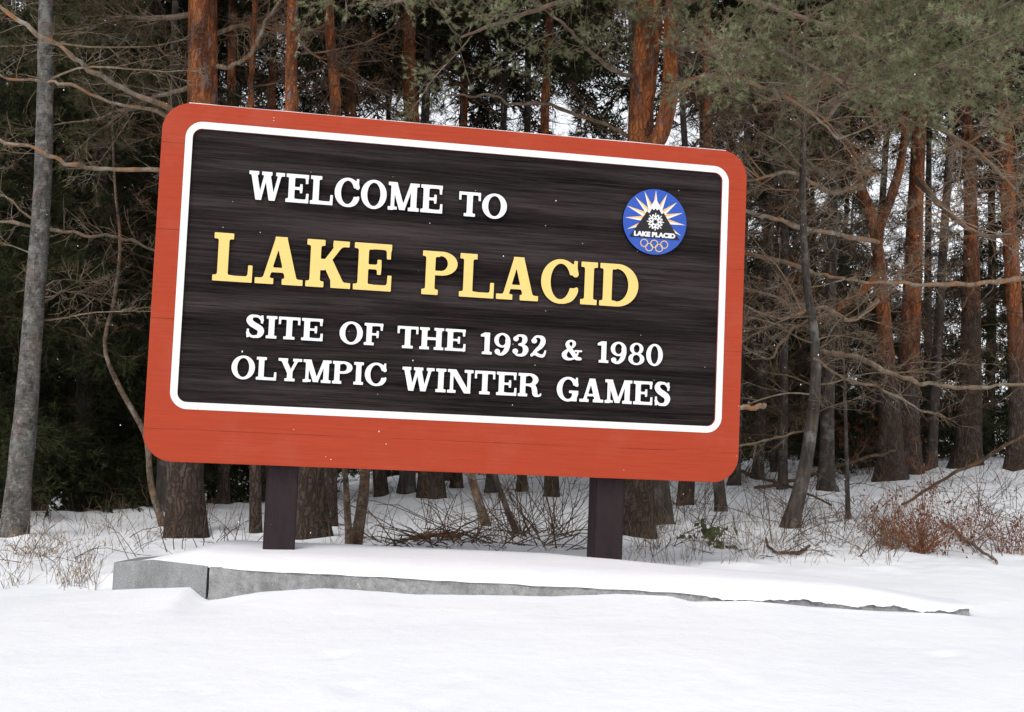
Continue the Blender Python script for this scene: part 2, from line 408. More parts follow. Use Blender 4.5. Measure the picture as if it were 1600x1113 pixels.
for k, tq in enumerate(tt_):
    fy = wall_y(xs) - .012 + .3 * lip * (1 - spill) - spill * .008 + (.03 * (1 - sstep((xs - WA[0]) / .25)))
    by = back_y(xs)
    y = fy + (by - fy) * tq
    crest = .075 * endfade + .012 * fbm(xs, y, 3, 12) * np.sin(math.pi * tq)
    prof = (1 - (1 - min(tq / .3, 1)) ** 2.6) if tq < .9 else (1 - ((tq - .9) / .1) ** 1.6 * 1.0)
    zb = zst * (1 - tq) + np.maximum(ground(xs, by), zst - .08) * tq * 1.0
    zlev = zst + (zof(436, 862, 9.2) - zA - .06) * min(tq / .5, 1)
    z = zlev + .02 * endfade * (k > 0) + crest * prof
    if k == 0: z = zst - .006 + .006 * fbm(xs, xs * 0, 11, 46) - spill * np.clip(.014 + .018 * fbm(xs, xs * 0, 8, 6) + .012 * fbm(xs, xs * 0, 24, 16) + .006 * fbm(xs, xs * 0, 60, 17), -.012, .06)
    if tq > .9: z = z * (1 - (tq - .9) / .1) + (ground(xs, by) - .06) * (tq - .9) / .1
    X.append(xs); Y.append(y); Z.append(z)
v, t = grid_mesh(np.array(X), np.array(Y), np.array(Z))
tag(link('snow_cover', mesh_from('snow_cover', v, t, np.zeros(len(t)), MT['snow'], True)), 'thick smooth snow lying along the granite wall under the sign', None, None, 'structure')
CAPX, CAPZ = xs, np.array(Z)

# ------------------------------------------------------------------ the sign
SW, SH, SD = 4.3, 4.3 / 1.7172, .10
ca = np.array([.98009778, .06795099, .18652346]); cb = np.array([-.04201817, .99667673, -.06978516])
def c2w(v): return v[0] * rt - v[1] * up + v[2] * fw
b_dn = np.array([0, 0, -1.0]); a_rt = c2w(ca); a_rt = a_rt - b_dn * (a_rt @ b_dn); a_rt /= np.linalg.norm(a_rt)
nrm = np.cross(a_rt, -b_dn); nrm = -nrm if nrm[1] > 0 else nrm        # towards the viewer
corners = [(256.5, 151.1), (1167.8, 244.6), (1152.5, 761.4), (221.6, 713.4)]
# place: find origin (top left corner) so that the four corners agree best
best = None
A_, B_ = [], []
for (px, py), (su, sv) in zip(corners, [(0, 0), (1, 0), (1, 1), (0, 1)]):
    d = ray(px, py); off = a_rt * SW * su + b_dn * SH * sv
    K = np.array([[0, -d[2], d[1]], [d[2], 0, -d[0]], [-d[1], d[0], 0]])
    A_.append(K); B_.append(-K @ (off - CAM))
ORG = np.linalg.lstsq(np.concatenate(A_), np.concatenate(B_), rcond=None)[0]
def on_sign(px, py):                                   # pixel -> (u right, v down) on the sign face
    d = ray(px, py); s = ((ORG - CAM) @ nrm) / (d @ nrm); q = CAM + d * s - ORG
    return q @ a_rt, q @ b_dn
base = P(690, 870, 9.5); base[2] = .5
sign = empty('welcome_sign', base)
tag(sign, 'big rust red and dark brown wooden welcome sign with raised lettering on two posts', 'sign')
def sign_mat(u, v, out):                               # local frame: x right, y up, z towards the viewer
    o = ORG + a_rt * u + b_dn * v + nrm * out - base
    m = Matrix.Identity(4)
    for i in range(3): m[i][0], m[i][1], m[i][2], m[i][3] = a_rt[i], -b_dn[i], nrm[i], o[i]
    return m

def m_paint(name, col, var, grain=0.0, spec=.3, rough=.55):
    m = mat(name, col, rough, spec); n = N(m)
    v = n.coord((.35, 9, 9)); w = n.coord()
    c = n.mix(n.ramp(n.noise(v, 6, 6, .7), [(.3, g3(0)), (.75, g3(1))]), tuple(x * (1 - var) for x in col), tuple(x * (1 + var * .4) for x in col))
    c = n.mix(n.ramp(n.noise(w, 2.2, 5, .6), [(.5, g3(0)), (.8, g3(.06))]), c, (.6, .35, .28) if col[0] > col[2] * 2 else (.5, .5, .5))
    n.color(c)
    if grain: n.bump(n.noise(v, 12, 5, .7), grain, .006)
    return m, n, c
M_RED, nr, cr = m_paint('rust_red_paint', (.395, .053, .023), .15, .3, .1)
yv = nr.sep(nr.coord())[1]                             # the glued planks of the board show as thin dark seams
seam = None
for s_ in (-.29, -.9, -1.52, -2.28):
    q = nr.math('LESS_THAN', nr.math('ABSOLUTE', nr.math('SUBTRACT', yv, s_)), .0028)
    seam = q if seam is None else nr.math('ADD', seam, q, True)
seam = nr.math('MULTIPLY', seam, nr.ramp(nr.noise(nr.coord((1.2, .2, 1)), 2.0, 3), [(.4, g3(0)), (.6, g3(.7))]))
nr.color(nr.mix(seam, cr, (.12, .02, .012)))
M_WHITE = m_paint('white_paint', (.78, .78, .78), .03, .05)[0]
nw = N(M_WHITE); src_ = nw.b.inputs['Base Color'].links[0].from_socket
nw.color(nw.mix(nw.ramp(nw.noise(nw.coord((1, 1, 1)), 42, 2, .5), [(.70, g3(0)), (.76, g3(.6))]), src_, (.25, .22, .2)))
M_YEL = m_paint('pale_yellow_paint', (.80, .575, .185), .05, .05)[0]
M_EDGE = mat('dark_side_faces', (.008, .006, .006), .8, .05)  # near-black colour on the side faces of the letters and emblem disc
def m_wood():
    m = mat('sandblasted_brown_wood', (.045, .035, .035), .85, .08); n = N(m)
    v = n.coord((.22, 6.5, 1)); v2 = n.coord((.5, 40, 1)); v3 = n.coord((.1, 1.6, 1))
    a = n.noise(v, 7, 6, .75, .25); b = n.noise(v2, 3, 4, .7); c3 = n.noise(v3, 3, 4, .6)
    h = n.math('ADD', n.math('MULTIPLY', a, .62), n.math('MULTIPLY', b, .38))
    c = n.ramp(n.math('MULTIPLY_ADD', c3, .5, False), [(0, g3(0)), (1, g3(1))])
    tone = n.math('ADD', n.math('MULTIPLY', h, .56), n.math('MULTIPLY', c3, .46))
    col = n.ramp(tone, [(.41, (.004, .003, .003)), (.5, (.022, .0165, .0165)), (.58, (.047, .0365, .0365)), (.74, (.08, .064, .064))])
    col = n.mix(n.ramp(n.noise(n.coord((.8, 3, 1)), 2.5, 4), [(.58, g3(0)), (.75, g3(.35))]), col, (.04, .02, .024))
    col = n.mix(n.ramp(n.noise(n.coord((1, 1.6, 1)), 9, 5, .7), [(.68, g3(0)), (.78, g3(.4))]), col, (.07, .062, .064))
    yb = n.sep(n.coord())[1]; sm = None                # glue lines between the boards
    for s_ in (-.62, -1.02, -1.41, -1.83):
        q = n.math('LESS_THAN', n.math('ABSOLUTE', n.math('SUBTRACT', yb, s_)), .003); sm = q if sm is None else n.math('ADD', sm, q, True)
    col = n.mix(n.math('MULTIPLY', sm, n.ramp(n.noise(n.coord((1.5, .2, 1)), 2, 3), [(.38, g3(0)), (.6, g3(.8))])), col, (.004, .003, .003))
    n.color(col); n.bump(h, 1.0, .014)
    return m
M_WOOD = m_wood()

def rrect(u0, v0, u1, v1, r, n=14):                    # rounded rectangle, y up (v is down), counter-clockwise
    pts = []
    for cx, cy, a0 in ((u1 - r, -v0 - r, 0), (u0 + r, -v0 - r, 90), (u0 + r, -v1 + r, 180), (u1 - r, -v1 + r, 270)):
        for k in range(n + 1):
            a = R(a0 + 90 * k / n); pts.append((cx + r * math.cos(a), cy + r * math.sin(a)))
    return np.array(pts)
def solid(name, loops, z0, z1, mats, m, parent=sign, bevel=0.0):
    """fill closed outlines (holes even-odd) as a real slab between z0 and z1; face gets slot 0, sides the last slot"""
    cu = bpy.data.curves.new(name, 'CURVE'); cu.dimensions = '2D'; cu.fill_mode = 'BOTH'
    cu.extrude = max((z1 - z0) / 2 - bevel, 0); cu.bevel_depth = bevel; cu.bevel_resolution = 1
    if bevel: cu.offset = -bevel
    for L in loops:
        s = cu.splines.new('POLY'); s.points.add(len(L) - 1)
        s.points.foreach_set('co', np.hstack([np.asarray(L, float), np.zeros((len(L), 1)), np.ones((len(L), 1))]).ravel()); s.use_cyclic_u = True
    ob = bpy.data.objects.new('tmp', cu); COL.objects.link(ob)
    dg = bpy.context.evaluated_depsgraph_get()
    me = bpy.data.meshes.new_from_object(ob.evaluated_get(dg)); bpy.data.objects.remove(ob); bpy.data.curves.remove(cu)
    me.name = name; me.transform(Matrix.Translation((0, 0, (z0 + z1) / 2)))
    me.materials.clear()
    for x in mats: me.materials.append(x)
    nz = np.empty(len(me.polygons) * 3, np.float32); me.polygons.foreach_get('normal', nz); nz = np.abs(nz.reshape(-1, 3)[:, 2])
    me.polygons.foreach_set('material_index', np.where(nz > .6, 0, len(mats) - 1).astype(np.int32))
    me.polygons.foreach_set('use_smooth', np.zeros(len(me.polygons), bool))
    o = link(name, me, parent); o.matrix_basis = m
    return o
def joined(name, pieces, parent):                      # merge freshly made slabs into one mesh part
    bm = bmesh.new(); mats = []
    for o in pieces:
        ms = list(o.data.materials)
        off = []
        for x in ms:
            if x not in mats: mats.append(x)
            off.append(mats.index(x))
        k = len(bm.faces); bm.from_mesh(o.data); bm.faces.ensure_lookup_table()
        for f in bm.faces[k:]: f.material_index = off[f.material_index]
    me = bpy.data.meshes.new(name); bm.to_mesh(me); bm.free()
    for x in mats: me.materials.append(x)
    m = pieces[0].matrix_basis.copy()
    for o in pieces:
        d = o.data; bpy.data.objects.remove(o); bpy.data.meshes.remove(d)
    o = link(name, me, parent); o.matrix_basis = m
    return o
MS = sign_mat(0, 0, 0)
uv = lambda px, py: on_sign(px, py)
# white border from its outer corners in the photo
bo = np.array([uv(278.6, 400)[0], uv(400, 197.8)[1], uv(1132, 500)[0], uv(490, 648.6)[1]])
BT = .049
frame = solid('frame', [rrect(0, 0, SW, SH, .20, 20), rrect(bo[0] + BT, bo[1] + BT, bo[2] - BT, bo[3] - BT, .07)[::-1]], -SD, 0, [M_RED, M_RED], MS, bevel=.004)
solid('panel', [rrect(bo[0] + .02, bo[1] + .02, bo[2] - .02, bo[3] - .02, .06)], -SD + .01, -.022, [M_WOOD], MS)
solid('border', [rrect(*bo, .12), rrect(bo[0] + BT, bo[1] + BT, bo[2] - BT, bo[3] - BT, .065)[::-1]], -.006, .003, [M_WHITE, M_WHITE], MS)
# dusting of snow along the top edge of the board
top = [(u, -.0 + (0 if .2 < u < SW - .2 else 0)) for u in np.linspace(.17, SW - .17, 90)]
du = np.array(top); hgt = .003 + .003 * np.abs(fbm(du[:, 0], du[:, 0] * 0, 6, 21))
o = solid('snow_dusting', [np.vstack([du, np.stack([du[::-1, 0], hgt[::-1]], 1)])], -SD + .012, -.008, [MT['snow']], MS); o['kind'] = 'stuff'

# ---- slab serif letters drawn as signed distance fields and traced
HG = .0125
class G:
    """a glyph on a grid; cap height 1, baseline 0"""
    def __init__(s, w):
        s.w = w; s.x, s.y = np.meshgrid(np.arange(-.15, w + .15, HG), np.arange(-.2, 1.2, HG)); s.f = np.full(s.x.shape, 9.0)
    def uni(s, d, k=.0):
        if k: h = np.clip(.5 + .5 * (s.f - d) / k, 0, 1); s.f = s.f * (1 - h) + d * h - k * h * (1 - h)
        else: s.f = np.minimum(s.f, d)
        return s
    def sub(s, d): s.f = np.maximum(s.f, -d); return s
    def box(s, x0, y0, x1, y1):
        dx = np.abs(s.x - (x0 + x1) / 2) - abs(x1 - x0) / 2; dy = np.abs(s.y - (y0 + y1) / 2) - abs(y1 - y0) / 2
        return np.hypot(np.maximum(dx, 0), np.maximum(dy, 0)) + np.minimum(np.maximum(dx, dy), 0)
    def quad(s, pts):                                   # convex polygon
        p = np.array(pts, float); c = p.mean(0); d = np.full(s.x.shape, -9.0)
        for a, b in zip(p, np.roll(p, -1, 0)):
            n = np.array([b[1] - a[1], a[0] - b[0]]); n /= np.linalg.norm(n)
            if (c - a) @ n > 0: n = -n
            d = np.maximum(d, (s.x - a[0]) * n[0] + (s.y - a[1]) * n[1])
        return d
    def diag(s, x0, y0, x1, y1, w): return s.quad([(x0 - w / 2, y0), (x0 + w / 2, y0), (x1 + w / 2, y1), (x1 - w / 2, y1)])
    def ell(s, cx, cy, a, b):
        k = np.hypot((s.x - cx) / a, (s.y - cy) / b); g = np.hypot((s.x - cx) / a**2, (s.y - cy) / b**2)
        return k * (k - 1) / np.maximum(g, 1e-6)
    def ring(s, cx, cy, a, b, tx, ty): return np.maximum(s.ell(cx, cy, a, b), -s.ell(cx, cy, a - tx, b - ty))
    def stroke(s, pts, n=60):                           # smooth stroke through (x, y, half width)
        q = resample(np.array(pts, float), n); d = np.full(s.x.shape, 9.0)
        for x, y, r in q: d = np.minimum(d, np.hypot(s.x - x, s.y - y) - r)
        return d
    def loops(s): return contours(s.f + .001, s.x[0, 0], s.y[0, 0])
def contours(f, ox, oy):
    """marching squares, linear"""
    h, w = f.shape; seg = {}
    ins = f < 0
    code = (ins[:-1, :-1] * 1 + ins[:-1, 1:] * 2 + ins[1:, 1:] * 4 + ins[1:, :-1] * 8)
    T = {1: [(3, 0)], 2: [(0, 1)], 3: [(3, 1)], 4: [(1, 2)], 5: [(3, 2), (1, 0)], 6: [(0, 2)], 7: [(3, 2)], 8: [(2, 3)], 9: [(2, 0)], 10: [(0, 3), (2, 1)], 11: [(2, 1)], 12: [(1, 3)], 13: [(1, 0)], 14: [(0, 3)]}
    def key(i, j, e): return ((i, j, 0), (i, j + 1, 1), (i + 1, j, 0), (i, j, 1))[e]
    for i, j in zip(*np.nonzero((code > 0) & (code < 15))):
        for a, b in T[int(code[i, j])]: seg[key(i, j, a)] = key(i, j, b)
    def pt(k):
        i, j, e = k
        if e == 0: a, b = f[i, j], f[i, j + 1]; return (ox + (j + a / (a - b)) * HG, oy + i * HG)
        a, b = f[i, j], f[i + 1, j]; return (ox + j * HG, oy + (i + a / (a - b)) * HG)
    out = []
    while seg:
        k0 = next(iter(seg)); k = k0; L = []
        while k in seg: L.append(pt(k)); k = seg.pop(k)
        if len(L) > 8:
            L = np.array(L); keep = [0]                 # drop points on straight runs
            for i in range(1, len(L) - 1):
                a = L[keep[-1]]; b = L[i + 1]; d = b - a; l = np.linalg.norm(d)
                mid = L[keep[-1] + 1:i + 1]
                if l > 0 and (np.abs(d[0] * (mid[:, 1] - a[1]) - d[1] * (mid[:, 0] - a[0])) / l).max() < .0016 and l < .5: continue
                keep.append(i)
            out.append(L[keep])
    return out
ST, SL, TH, BK = .215, .125, .115, .10     # stem, slab, thin stroke, bracket
def stem(g, x, s=.09, w=ST, top=True, bot=True, y0=0, y1=1):
    g.uni(g.box(x, y0, x + w, y1), 0)
    if bot: g.uni(g.box(x - s, y0, x + w + s, y0 + SL), .05)
    if top: g.uni(g.box(x - s, y1 - SL, x + w + s, y1), .05)
def glyph(c):
    if c == 'I': g = G(.40); stem(g, .0925)
    elif c == 'L':
        g = G(.80); stem(g, .09); g.uni(g.box(.09, 0, .8, SL), .03); g.uni(g.quad([(.70, 0), (.80, 0), (.80, .36), (.71, .36)]), .06)
    elif c in 'EF':
        g = G(.80 if c == 'E' else .76); W = g.w
        stem(g, .09, bot=True); g.uni(g.box(.09, 1 - SL, W - .03, 1), .03); g.uni(g.quad([(W - .13, 1), (W - .03, 1), (W - .03, .68), (W - .115, .68)]), .06)
        g.uni(g.box(.2, .45, .56, .55), .03); g.uni(g.box(.49, .34, .575, .66), .05)
        if c == 'E': g.uni(g.box(.09, 0, W, SL), .03); g.uni(g.quad([(W - .1, 0), (W, 0), (W, .34), (W - .085, .34)]), .06)
    elif c == 'T':
        g = G(.80); stem(g, .2925, .10, top=False); g.uni(g.box(0, 1 - SL, .8, 1), .05)
        for x in (0, .715): g.uni(g.box(x, .66, x + .085, 1), .05)
    elif c == 'H': g = G(.93); stem(g, .08, .08); stem(g, .635, .08); g.uni(g.box(.2, .44, .75, .56), .03)
    elif c == 'K':
        g = G(.93); stem(g, .08, .08); g.uni(g.diag(.30, .36, .70, .95, .16), .0); g.uni(g.box(.25, .43, .40, .60)); g.uni(g.diag(.42, .58, .70, .04, .25), .0)
        g.uni(g.box(.54, 1 - SL, .88, 1), .05); g.uni(g.box(.52, 0, .93, SL), .05)
    elif c == 'A':
        g = G(.98); g.uni(g.diag(.20, .02, .46, 1, .135)); g.uni(g.diag(.76, .02, .50, 1, .24)); g.uni(g.box(.38, .9, .63, 1), .0)
        g.uni(g.box(.28, .25, .68, .35), .03); g.uni(g.box(0, 0, .38, SL), .05); g.uni(g.box(.55, 0, .98, SL), .05)
    elif c == 'M':
        g = G(1.12); stem(g, .10, .10, .13, top=False); stem(g, .815, .09, ST, top=False)
        g.uni(g.diag(.52, 0.02, .20, 1, .22)); g.uni(g.diag(.54, .02, .86, 1, .13)); g.sub(g.box(.2, -.3, .7, .02))
        g.uni(g.box(0, 1 - SL, .30, 1), .05); g.uni(g.box(.80, 1 - SL, 1.12, 1), .05)
    elif c == 'N':
        g = G(1.0); stem(g, .10, .10, .13, top=False); g.uni(g.box(.77, 0, .90, 1)); g.uni(g.box(.65, 1 - SL, 1.0, 1), .05)
        g.uni(g.diag(.78, 0, .20, 1, .25)); g.uni(g.box(0, 1 - SL, .26, 1), .05)
    elif c == 'W':
        g = G(1.24)
        g.uni(g.diag(.36, 0, .16, .98, .21)); g.uni(g.diag(.39, 0, .60, .98, .12)); g.uni(g.diag(.82, 0, .62, .98, .21)); g.uni(g.diag(.86, 0, 1.08, .98, .12))
        g.uni(g.box(0, 1 - SL, .34, 1), .05); g.uni(g.box(.44, 1 - SL, .80, 1), .05); g.uni(g.box(.93, 1 - SL, 1.24, 1), .05)
    elif c == 'Y':
        g = G(.94); g.uni(g.box(.365, 0, .58, .5)); g.uni(g.box(.27, 0, .68, SL), .05); g.uni(g.diag(.47, .36, .19, .98, .225)); g.uni(g.diag(.50, .38, .76, .98, .125))
        g.uni(g.box(0, 1 - SL, .38, 1), .05); g.uni(g.box(.58, 1 - SL, .94, 1), .05)
    elif c in 'PR':
        g = G(.80 if c == 'P' else .94)
        b = np.maximum(np.minimum(g.ell(.44, .725, .36, .275), np.maximum(g.box(.1, .45, .46, 1), -9)), -np.minimum(g.ell(.42, .725, .155, .17), g.box(.1, .555, .43, .895)))
        g.uni(b); stem(g, .08, .08)
        if c == 'R':
            g.uni(g.stroke([(.45, .50, .06), (.60, .45, .095), (.66, .28, .105), (.68, .12, .10), (.76, .045, .06), (.88, .075, .045), (.9, .13, .035)]), .02)
    elif c == 'D':
        g = G(.93)
        b = np.maximum(np.minimum(np.maximum(g.ell(.42, .5, .51, .5), .2 - g.x), g.box(.1, 0, .44, 1)), -np.minimum(g.ell(.40, .5, .285, .385), g.box(.1, .118, .42, .882)))
        g.uni(b); stem(g, .08, .08)
    elif c == 'O': g = G(.92); g.uni(g.ring(.46, .5, .46, .52, .225, .105))
    elif c in 'CG':
        g = G(.88); g.uni(g.ring(.46, .5, .46, .52, .225, .105))
        g.sub(g.box(.60, .36 if c == 'C' else .40, 1.3, .66))
        g.uni(g.box(.765, .62, .85, 1.0), .05)
        if c == 'C': g.uni(g.stroke([(.56, .035, .05), (.70, .10, .06), (.80, .22, .055), (.84, .34, .045)]), .02)
        else: g.uni(g.box(.63, 0.0, .83, .42), .03); g.uni(g.box(.50, .34, .92, .45), .04)
    elif c == 'S':
        g = G(.70)
        g.uni(g.stroke([(.60, .80, .055), (.47, .935, .055), (.33, .96, .06), (.19, .92, .085), (.135, .77, .115), (.22, .62, .125), (.38, .51, .13), (.53, .40, .125), (.57, .25, .115), (.50, .09, .085), (.36, .045, .06), (.22, .06, .055), (.09, .20, .055)], 110))
        g.uni(g.box(.555, .64, .64, 1.0), .04); g.uni(g.box(.05, 0, .135, .38), .04)
    elif c == '1': g = G(.52); stem(g, .185, .10, top=False); g.uni(g.quad([(.02, .80), (.3, .80), (.3, 1), (.185, 1), (.02, .90)]), .02)
    elif c == '0': g = G(.72); g.uni(g.ring(.36, .5, .36, .52, .20, .10))
    elif c == '9':
        g = G(.70); g.uni(g.ring(.34, .685, .335, .335, .185, .095))
        g.uni(g.stroke([(.57, .70, .105), (.575, .50, .105), (.51, .24, .10), (.38, .075, .075), (.24, .035, .055), (.12, .09, .05)]), .0); g.uni(g.ell(.15, .165, .115, .115), .02)
    elif c == '3':
        g = G(.70)
        g.uni(g.stroke([(.13, .83, .05), (.24, .935, .055), (.38, .95, .06), (.50, .88, .095), (.52, .73, .105), (.44, .58, .07), (.30, .535, .048), (.44, .50, .06), (.55, .40, .105), (.57, .26, .115), (.49, .10, .085), (.34, .045, .06), (.20, .07, .05), (.11, .17, .045)], 110))
        g.uni(g.ell(.15, .79, .115, .115), .02); g.uni(g.ell(.14, .22, .12, .12), .02)
    elif c == '2':
        g = G(.70)
        g.uni(g.stroke([(.12, .80, .05), (.22, .93, .055), (.36, .95, .06), (.50, .88, .095), (.53, .70, .11), (.44, .50, .10), (.26, .31, .075), (.12, .13, .05), (.07, .06, .05)], 110))
        g.uni(g.ell(.16, .745, .12, .12), .02); g.uni(g.stroke([(.08, .10, .055), (.22, .16, .075), (.38, .085, .075), (.54, .07, .07), (.62, .20, .045), (.64, .30, .04)]), .03)
    elif c == '8':
        g = G(.72); g.uni(g.ring(.36, .745, .29, .275, .165, .085)); g.uni(g.ring(.36, .265, .345, .285, .19, .09), .02)
    elif c == '&':
        g = G(.86)
        g.uni(g.stroke([(.78, .08, .075), (.62, .12, .10), (.46, .36, .10), (.30, .60, .10), (.22, .78, .085), (.28, .92, .06), (.40, .955, .05), (.50, .88, .07), (.50, .74, .07), (.38, .58, .05), (.20, .44, .075), (.10, .26, .11), (.17, .09, .09), (.34, .04, .06), (.52, .10, .05), (.64, .26, .045), (.70, .44, .04)], 130))
        g.uni(g.box(.54, .42, .86, .51), .03)
    if c not in 'OCGS0932&8': g.f = np.maximum(g.f, np.maximum(-g.y, g.y - 1))
    g.f = np.maximum(g.f, np.maximum(-g.x, g.x - g.w))
    return g.w, g.loops()
GLY = {}
def word(txt, u0, u1, vb, ch, m, gap=.055):
    """letters fitted between u0 and u1, standing on baseline vb with cap height ch"""
    for c in txt:
        if c not in GLY: GLY[c] = glyph(c)
    tot = sum(GLY[c][0] for c in txt) + gap * (len(txt) - 1); sx = (u1 - u0) / tot; x = 0; L = []
    for c in txt:
        w, loops = GLY[c]
        for q in loops: L.append(np.stack([u0 + (x + q[:, 0]) * sx, -vb + q[:, 1] * ch], 1))
        x += w + gap
    return solid('lettering', L, -.03, .004, [m, M_EDGE], MS)
def fit(txt, left, right, capl, basel, m, **k):
    """left/right: pixels of the word's ends; capl/basel: a pixel on the cap line and on the baseline"""
    vb = uv(*basel)[1]; vt = uv(*capl)[1]
    return word(txt, uv(*left)[0], uv(*right)[0], vb, vb - vt, m, **k)
rows = []
rows.append(('lettering', [fit('WELCOME', (388.7, 288), (691.5, 315), (389.5, 266.6), (691, 334.3), M_WHITE), fit('TO', (717.3, 310), (792, 322), (718, 299.2), (745, 339.5), M_WHITE)]))
rows.append(('lettering', [fit('LAKE', (333.5, 400), (612.2, 420), (336, 363.1), (611, 456.2), M_YEL), fit('PLACID', (659.5, 425), (997, 456), (662, 391.5), (658.5, 459.8), M_YEL)]))
rows.append(('lettering', [fit('SITE', (383.5, 512), (504.8, 515), (490, 498), (503, 533.6), M_WHITE), fit('OF', (530.5, 520), (599.5, 510), (598, 506.2), (585, 540), M_WHITE),
    fit('THE', (621, 520), (727.7, 530), (727, 515.4), (726, 549.5), M_WHITE), fit('1932', (750, 535), (854.2, 545), (764, 520), (766, 554.3), M_WHITE), fit('&', (878, 545), (909.5, 545), (893, 531.5), (895, 563), M_WHITE),
    fit('1980', (932.5, 550), (1035.3, 560), (946, 533.8), (948, 567.5), M_WHITE)]))
rows.append(('lettering', [fit('OLYMPIC', (361.6, 575), (603.6, 590), (405, 557.8), (402, 593.5), M_WHITE), fit('WINTER', (628.6, 580), (846.5, 600), (632, 573.2), (820, 619.6), M_WHITE), fit('GAMES', (870, 600), (1047.6, 615), (1021, 596.8), (1018, 633.3), M_WHITE)]))

# ---- round emblem
ec = np.array(uv(1022.6, 347.3)); er = (uv(1072.2, 347.3)[0] - uv(973, 347.3)[0]) / 2
ME = sign_mat(ec[0], ec[1], 0)
def circ(x, y, r, n=64): a = np.arange(n) * 2 * math.pi / n; return np.stack([x + r * np.cos(a), y + r * np.sin(a)], 1)
def E(pts): return np.asarray(pts, float) * er
M_BLUE = m_paint('emblem_blue_paint', (.025, .085, .42), .08)[0]; M_ORG = mat('emblem_orange_paint', (.80, .48, .17), .5)
M_DK = mat('emblem_dark_paint', (.02, .016, .02), .6); M_GOLD = mat('emblem_gold_paint', (.66, .47, .22), .5)
disc = solid('emblem', [circ(0, 0, er, 96)], -.03, .010, [M_BLUE, M_EDGE], ME)
MI = Matrix.Identity(4)
tips = [(0, .967), (-.36, .91), (.35, .87), (-.65, .72), (.68, .65), (-.90, .43), (.87, .335), (-.94, .07), (.957, -.03), (-.87, -.28), (.84, -.365)]
wl, ol = [], []
bc = np.array([0, .08])
for i, tp in enumerate(tips):
    tp = np.array(tp); d = tp - bc; d /= np.linalg.norm(d); p = np.array([-d[1], d[0]])
    bs = bc + d * .34; side = 1 if tp[0] > 0 else -1
    if abs(tp[0]) < .05: side = 1
    wl.append(E([bs + p * .085 * -side * (1 if tp[0] > 0 else 1), tp, bs])[:: 1])
    ol.append(E([bs, tp, bs + p * .085 * side]))
joined('sun_rays', [solid('sun_rays', [x], .0105, .0125, [M_WHITE], MI, disc) for x in wl] + [solid('sun_rays', [x], .0105, .0121, [M_ORG], MI, disc) for x in ol], disc)
solid('mountain', [E([(0, .70), (-.785, -.50), (.785, -.50)])], .0105, .0145, [M_DK], MI, disc)
solid('snowcap', [E([(0, .71), (-.255, .30), (-.19, .25), (-.11, .40), (-.05, .35), (0, .41), (.05, .35), (.11, .40), (.20, .25), (.26, .29)])], .0148, .0165, [M_WHITE], MI, disc)
fl = []
for k in range(8):
    a = R(45 * k); d = np.array([math.cos(a), math.sin(a)]); p = np.array([-d[1], d[0]]); c = np.array([.01, .0])
    fl.append(E([c + d * .06 - p * .018, c + d * .27 - p * .013, c + d * .27 + p * .013, c + d * .06 + p * .018]))
    for s_ in (-1, 1):
        e = d * .72 + p * s_ * .70; q = np.array([-e[1], e[0]])
        b_ = c + d * .13
        fl.append(E([b_ - q * .018, b_ + e * .12 - q * .018, b_ + e * .12 + q * .018, b_ + q * .018]))
pc = [solid('snowflake', [x], .0148, .0162 + .0002 * (i % 7), [M_WHITE], MI, disc) for i, x in enumerate(fl)]
pc.append(solid('snowflake', [circ(.01 * er, 0, .12 * er, 24), circ(.01 * er, 0, .088 * er, 24)[::-1]], .0148, .0166, [M_WHITE], MI, disc))
joined('snowflake', pc, disc)
rl = []
for i, (x, y) in enumerate([(-.315, -.665), (0, -.67), (.315, -.675), (-.155, -.785), (.155, -.79)]):
    rl.append(solid('rings', [circ(x * er, y * er, .125 * er, 28), circ(x * er, y * er, .098 * er, 28)[::-1]], .0105, .0122 + .0003 * i, [M_GOLD], MI, disc))
joined('rings', rl, disc)
tc = bpy.data.curves.new('t', 'FONT'); tc.body = 'LAKE PLACID'; tc.size = .2; tc.align_x = 'CENTER'; tc.offset = .013; tc.extrude = .001
to = bpy.data.objects.new('t', tc); COL.objects.link(to); dg = bpy.context.evaluated_depsgraph_get()
tme = bpy.data.meshes.new_from_object(to.evaluated_get(dg)); bpy.data.objects.remove(to); tme.materials.clear(); tme.materials.append(M_WHITE)
co = np.empty(len(tme.vertices) * 3, np.float32); tme.vertices.foreach_get('co', co); co = co.reshape(-1, 3)
mn, mx = co.min(0), co.max(0); s_ = np.array([1.30 * er / (mx[0] - mn[0]), .155 * er / (mx[1] - mn[1]), 1])
co = (co - (mn + mx) / 2) * s_; co += np.array([0, -.395 * er, .0162]); tme.vertices.foreach_set('co', co.ravel())
tme.name = 'emblem_lettering'; link('emblem_lettering', tme, disc)

